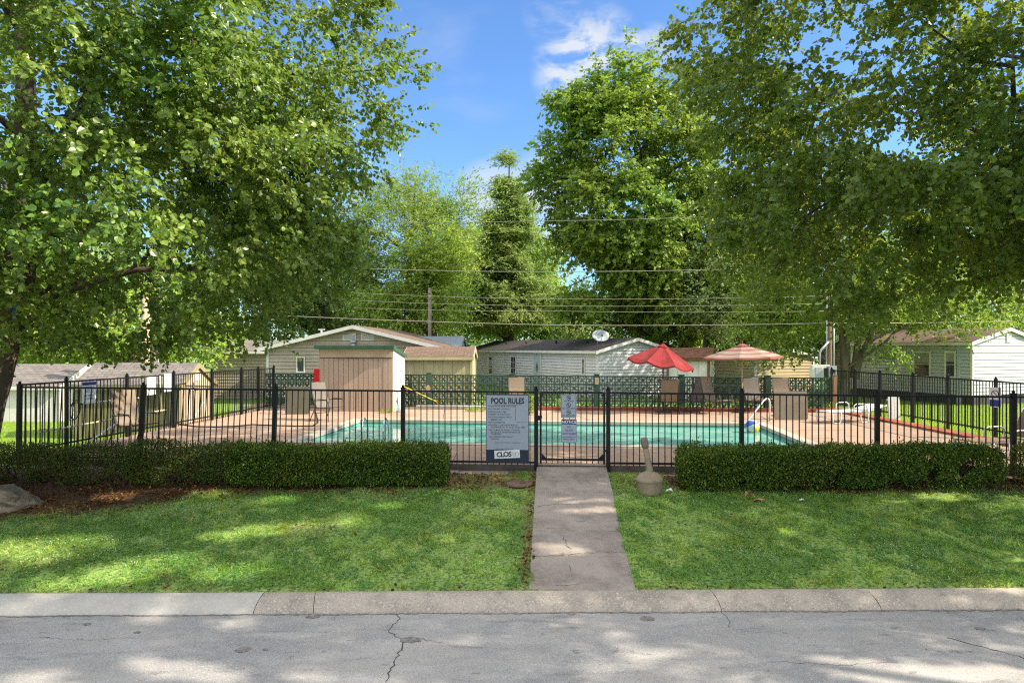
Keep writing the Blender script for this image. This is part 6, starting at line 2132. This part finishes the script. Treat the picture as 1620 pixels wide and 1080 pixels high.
mb = MB(); mb.box(c_ - PV * .024 + Vector((0, 0, .06)), (.02, .01, .02)); mb.build('bolt', M['steel'], tg)
tg = thing('wood_tag', 'small cream plate on the third green pilaster', 'board', tuple(wall_pt(st[2], .12, 1.0)))
c_ = wall_pt(st[2], .105, 1.0)
mb = MB(); mb.prism([c_ + PU * x + Vector((0, 0, z)) for x, z in ((-.07, -.14), (.07, -.14), (.07, .1), (-.07, .1))], -PV * .02); mb.build('panel', M['shed_cream'], tg)
mb = MB(); mb.box(c_ - PV * .024 + Vector((0, 0, .04)), (.02, .01, .02)); mb.build('bolt', M['steel'], tg)

# weeds along the bed and the wall
LM['weed'] = leaf_mat('weed_leaf', [(.07, .12, .015), (.11, .17, .02), (.15, .21, .03)], (.36, .46, .05), .35, .5, .3)
rng = np.random.default_rng(91)
def weed(label, p, r, h, n, sz=.05, grp='weeds by the block wall'):
    t = thing('weed', label, 'plant', tuple(p), 0, grp)
    a_ = rng.uniform(0, 2 * PI, n); rr = r * rng.uniform(0, 1, n) ** .6; z = h * rng.uniform(.05, 1, n) ** .9
    pos = np.stack([p.x + rr * np.cos(a_) * (.5 + .5 * z / h), p.y + rr * np.sin(a_) * .7, p.z + z], 1)
    leaves('foliage', pos, np.stack([np.cos(a_), np.sin(a_), .5 + 0 * a_], 1) + rng.normal(size=(n, 3)) * .5, rng.normal(size=(n, 3)) * .6 + np.array([0, -.3, .8]), sz * rng.uniform(.6, 1.4, n), OVAL, LM['weed'], t)
    mb = MB()
    for k in range(5):
        q = Vector((p.x + rng.uniform(-.4, .4) * r, p.y, p.z - .02)); mb.tube([q, q + Vector((rng.uniform(-.5, .5) * r, 0, h * .8))], .006, 4, cap=False)
    mb.build('stem', M['twig'], t)
weed('tall yellow-green weed clump between the rules board and the gate plates', G(840, 656, 0), .30, .66, 420, .07)
weed('leafy green weed under the first pilaster past the gate post', wall_pt(11.3, .7, 0), .2, .35, 160, .06)
for k, (s, lab) in enumerate([(9.9, 'low grass tuft at the foot of the wall near the white pipe'), (12.2, 'small tuft at the start of the brick edging'), (13.6, 'small tuft in the bed left of the red umbrella'), (15.6, 'small tuft in the bed behind the sideways grey chair'),
                              (16.5, 'small tuft in the bed behind the light angled chair'), (17.5, 'small tuft in the bed below the striped umbrella'), (19.3, 'small tuft in the bed behind the tipped taupe table'), (20.6, 'taller grass tuft by the wooden post')]):
    weed(lab, wall_pt(s, .75, .0), .22, .20 + .08 * (k % 3), 110, .05)
weed('flat green weed on the deck in front of the pump shed corner', G(612, 653, 0), .3, .10, 130, .05)
weed('flat grassy weed strip behind the rules board edge', G(752, 651, 0), .55, .14, 260, .05)

# ------------------------------------------------------------------ poles and wires
def util_pole(name, label, px, Y, top_py, r, m, lean=0.0, group=None, z0=None):
    b_ = A(px, HY, Y)
    z0 = zg1(b_.x, Y) if z0 is None else z0
    zt = CAM_Z - (top_py - HY) * Y / FPX
    t = thing(name, label, 'pole', (b_.x, Y, z0), 0, group)
    mb = MB(); mb.tube([(b_.x, Y, z0 - .3), (b_.x + lean * .5, Y, (z0 + zt) / 2), (b_.x + lean, Y, zt)], [r * 1.15, r, r * .85], 10); mb.build('shaft', m, t)
    mb = MB(); mb.tube([(b_.x + lean - .02, Y - r, zt - .35), (b_.x + lean - .02, Y - r - .03, zt - .2)], .04, 6); mb.box((b_.x + lean, Y - r - .03, zt - .5), (.09, .06, .14)); mb.build('bracket', M['galv'], t)
    return t, Vector((b_.x + lean, Y, zt))
util_pole('utility_pole', 'dark grey utility pole standing behind the metal-roofed building', 680, 38.5, 455, .11, M['grey_wood'])
util_pole('utility_pole', 'thicker brown wooden pole of the pair behind the olive shed', 228, 24.5, 470, .13, M['pale_wood'], .05)
util_pole('utility_pole', 'slimmer wooden pole of the pair behind the olive shed, with conduits beside it', 243.5, 24.9, 470, .09, M['grey_wood'], .06)
for k, px in enumerate((235, 249)):
    pole('conduit_pipe', ('pale conduit between the two wooden poles', 'pale conduit on the outer side of the two wooden poles')[k], 'pipe', A(px, HY, 24.7) + Vector((0, 0, -2.6)), A(px + .8, 490, 24.7), .035, M['galv'], 'conduits by the wooden poles', [(.985, 1, M['rubber'], 'cap', .045)])
mp_, mtop = util_pole('utility_pole', 'brown service pole carrying the meter boxes by the end of the block wall', 1313, 26.6, 466, .085, M['wood'])
mx0 = A(1313, HY, 26.6)
mb = MB(); mb.tube([mx0 + Vector((-.14, -.02, -2.5)), mx0 + Vector((-.14, -.02, -.35)), mx0 + Vector((-.12, -.02, 2.1))], .026, 8); mb.build('conduit', M['galv'], mp_)
mb = MB(); mb.tube([mx0 + Vector((.12, -.06, -2.3)), mx0 + Vector((.12, -.06, 1.9))], .028, 8); mb.build('conduit', M['galv'], mp_)
mbx = thing('meter_box', 'grey electric cabinet and meter on the service pole above the block wall', 'electric box', tuple(A(1300, 598, 26.5)))
def bx_(x0, y0, x1, y1, Y, d, m, nm, par):
    p, q = A(x0, y1, Y), A(x1, y0, Y)
    mb = MB(); mb.box(((p.x + q.x) / 2, Y + d / 2, (p.z + q.z) / 2), (q.x - p.x, d, q.z - p.z)); return mb.build(nm, m, par, .008)
cab = bx_(1285, 577, 1313, 600, 26.45, .25, M['shed_white'], 'cabinet', mbx)
bx_(1290.5, 581, 1301, 598, 26.425, .03, M['meter_grey'], 'door', cab)
bx_(1304, 582, 1311, 599, 26.42, .03, M['foundation'], 'breaker_panel', cab)
mb_box = bx_(1312, 579, 1324, 595, 26.3, .16, M['galv'], 'meter_case', mbx)
p = A(1318, 587, 26.29)
mb = MB(); mb.lathe([(.001, 0.10), (.05, .09), (.075, .05), (.08, 0)], Matrix.Translation(p) @ Matrix.Rotation(R(90), 4, 'X'), 14); mb.build('meter_glass', M['glass'], mb_box)
mb = MB(); q = A(1297, 577, 26.5); mb.tube([q, q + Vector((0, 0, .45)), q + Vector((.04, 0, .58)), q + Vector((.34, .0, .9))], .04, 8); mb.build('conduit', M['galv'], mbx)

def wire(label, pts, r=.012, sag=0):
    P0 = [A(px, py, Y) for px, py, Y in pts]
    t = thing('overhead_wire', label, 'wire', tuple(P0[0]), 0, 'overhead wires behind the pool')
    fine = []
    for a_, c__ in zip(P0[:-1], P0[1:]):
        for k in range(8):
            f = k / 8
            fine.append(a_.lerp(c__, f) - Vector((0, 0, sag * 4 * f * (1 - f))))
    fine.append(P0[-1])
    mb = MB(); mb.tube(fine, r, 5); o = mb.build('cable', M['wire'], t)
    return t
wire('lowest pale wire, running just above the roofs to the service pole', [(380, 496, 31), (870, 514, 29.5), (1312, 511, 26.6)], .016, .05)
wire('pale wire going from the service pole over the brown roof', [(1314, 511, 26.6), (1600, 508, 30)], .016, .03)
wire('upper wire crossing in front of the tall rounded tree, nearest its crown', [(600, 352, 34), (860, 349.5, 30), (1120, 343, 27)], .011, .03)
wire('wire at half height of the tall rounded tree', [(560, 424, 34), (880, 430, 30), (1300, 421, 27)], .014, .05)
for k, (ya, yb, lab) in enumerate(((471, 473, 'top one of three close thin wires above the dark ridge'), (481, 484, 'middle one of three close thin wires above the dark ridge'), (491, 492, 'bottom one of three close thin wires above the dark ridge'))):
    wire(lab, [(560, ya - 8 + k * 2, 34), (880, yb, 30), (1312, ya - 3 + 2 * k, 26.7)], .010, .05)

# ------------------------------------------------------------------ small things on the lawn
p = Vector((A(1029, 781, 11.45).x, 11.5, 0)); p.z = zg1(p.x, p.y)
at_ = thing('smoking_receptacle', 'beige bell-bottomed smoking receptacle with a leaning neck, on the grass beside the hedge', 'ashtray', tuple(p))
tl = Matrix.Translation(p + Vector((0, 0, -.02))) @ Matrix.Rotation(R(-2), 4, 'Y')
mb = MB(); mb.lathe([(.001, 0), (.185, 0), (.195, .015), (.207, .10), (.213, .215), (.216, .225)], tl, 40); mb.build('pail', M['ash_plastic'], at_)
mb = MB(); mb.lathe([(.222, .212), (.226, .222), (.224, .262), (.214, .272), (.19, .31), (.14, .345), (.085, .368), (.062, .378), (.055, .395)], tl, 40); dome = mb.build('dome', M['ash_plastic'], at_)
tn = Matrix.Translation(p + Vector((0, 0, .36))) @ Matrix.Rotation(R(-11), 4, 'Y') @ Matrix.Rotation(R(3), 4, 'X')
mb = MB(); mb.lathe([(.066, -.03), (.060, .02), (.050, .2), (.046, .44)], tn, 20); nk = mb.build('neck', M['ash_plastic'], at_)
mb = MB(); mb.lathe([(.047, .40), (.056, .415), (.064, .47), (.061, .545), (.052, .575), (.001, .582)], tn, 20); mb.build('cap', mat('grey_beige_plastic', (.22, .18, .135), (.17, .14, .10), 9, .65), nk)

def boulder(label, c, r, seed):
    import bmesh
    bm = bmesh.new()
    bmesh.ops.create_icosphere(bm, subdivisions=6, radius=1)
    rs = np.random.default_rng(seed)
    ds = [Vector(rs.normal(size=3)).normalized() for _ in range(18)]
    hs_ = rs.uniform(.62, .98, 18)
    for v in bm.verts:
        d = v.co.normalized()
        q = 1.0
        for n_, h_ in zip(ds, hs_):
            t = d.dot(n_)
            if t > .05: q = min(q, h_ / t)
        co = d * q
        f = .05 * math.sin(co.x * 7 + seed) * math.sin(co.y * 6) + .03 * math.sin(co.z * 14 + co.x * 9) + .018 * math.sin(co.x * 31 + co.z * 27) * math.sin(co.y * 29)
        from mathutils import noise as mn
        f += .14 * mn.fractal(co * 2.6 + Vector((seed, 0, 0)), 1.0, 2.0, 6) + .05 * abs(mn.noise(co * 7))
        v.co = Vector((co.x * r[0], co.y * r[1], co.z * r[2])) * (1 + f)
    me = bpy.data.meshes.new('rock')
    bm.to_mesh(me); bm.free()
    me.polygons.foreach_set('use_smooth', [True] * len(me.polygons))
    me.materials.append(M['boulder'])
    o = bpy.data.objects.new('boulder', me)
    C.objects.link(o)
    o.location = c
    o.rotation_euler = (.1, .12, .3)
    return tag(o, label, 'rock')
pb = A(8, 772, 11.0)
boulder('large rough grey-tan boulder half sunk in leaf litter below the leaning trunk', (pb.x, 10.85, zg1(pb.x, 10.85) + .07), (.62, .42, .33), 4)
ps = A(822, 757, 12.0)
ss = thing('stepping_stone', 'round rusty flat stone in the grass left of the path', 'stone', (ps.x, 11.95, zg1(ps.x, 11.95)))
mb = MB(); mb.lathe([(.001, .0), (.235, .0), (.24, .03), (.225, .045), (.001, .05)], Matrix.Translation((ps.x, 11.95, zg1(ps.x, 11.95) - .008)), 28); mb.build('slab', M['rust_stone'], ss)
mb = MB(); mb.lathe([(.05, .0), (.055, .004), (.001, .006)], Matrix.Translation((ps.x + .05, 11.9, zg1(ps.x, 11.95) + .0425)), 12); mb.build('boss', M['rust_stone'], ss)
def scrap(name, label, cat, px, py, pts, m):
    y = 10.0
    for _ in range(40):
        x = (px - CX) / FPX * y
        z = zg1(x, y) + .03
        y = .5 * y + .5 * (CAM_Z - z) * FPX / (py - HY)
    x = (px - CX) / FPX * y
    mb = MB()
    k = len(pts)
    mb.add([(x + a_, y + b_, zg1(x, y) + c__) for a_, b_, c__ in pts] + [(x, y, zg1(x, y) + .06)], [(i, (i + 1) % k, k) for i in range(k)])
    o = mb.build(name, m)
    sd_ = o.modifiers.new('thick', 'SOLIDIFY'); sd_.thickness = .003
    return tag(o, label, cat)
scrap('litter_paper', 'crumpled white paper scrap on the grass by the smoking receptacle', 'litter', 1058, 777, [(-.06, -.03, .03), (-.01, -.05, .07), (.06, -.03, .04), (.05, .04, .08), (-.03, .05, .05)], M['paper'])
scrap('litter_paper', 'white paper scrap in front of the long hedge', 'litter', 1268, 791, [(-.05, -.02, .03), (.0, -.04, .05), (.06, -.01, .03), (.04, .04, .05), (-.03, .03, .04)], M['paper'])
br_leaf = mat('dry_leaf', (.42, .22, .11), (.32, .15, .07), 9, .8)
for px, py, k, lab in ((1186, 786, 0, 'big dry tan leaf on the grass before the long hedge, the upright one'), (1199, 791, 1, 'big dry tan leaf lying flat before the long hedge')):
    scrap('dry_leaf', lab, 'leaf', px, py, [(-.09, -.02, .03), (-.03, -.05, .06 + .06 * (1 - k)), (.05, -.05, .04), (.10, 0, .05), (.04, .05, .06), (-.05, .05, .10 * (1 - k) + .03)], br_leaf)
rbn = thing('ribbon', 'bright blue ribbon tied on the dark leaning trunk', 'ribbon', (-8.5, 11.05, 2.6))
c_ = A(21, 478, 11.02)
mb = MB()
k = .0102
vs = [(-.5, 4), (5, 6), (5.5, -8), (4.2, -22), (2.5, -40), (-.2, -38), (-1.5, -24), (-1.8, -8)]
mb.prism([c_ + Vector((x * k, .01 * math.sin(i), z * k)) for i, (x, z) in enumerate(vs)], (0, .008, 0)); mb.build('tail', M['blue_ribbon'], rbn)
mb = MB(); mb.box(c_ + Vector((.01, -.01, .02)), (.06, .04, .05)); mb.build('knot', M['blue_ribbon'], rbn)
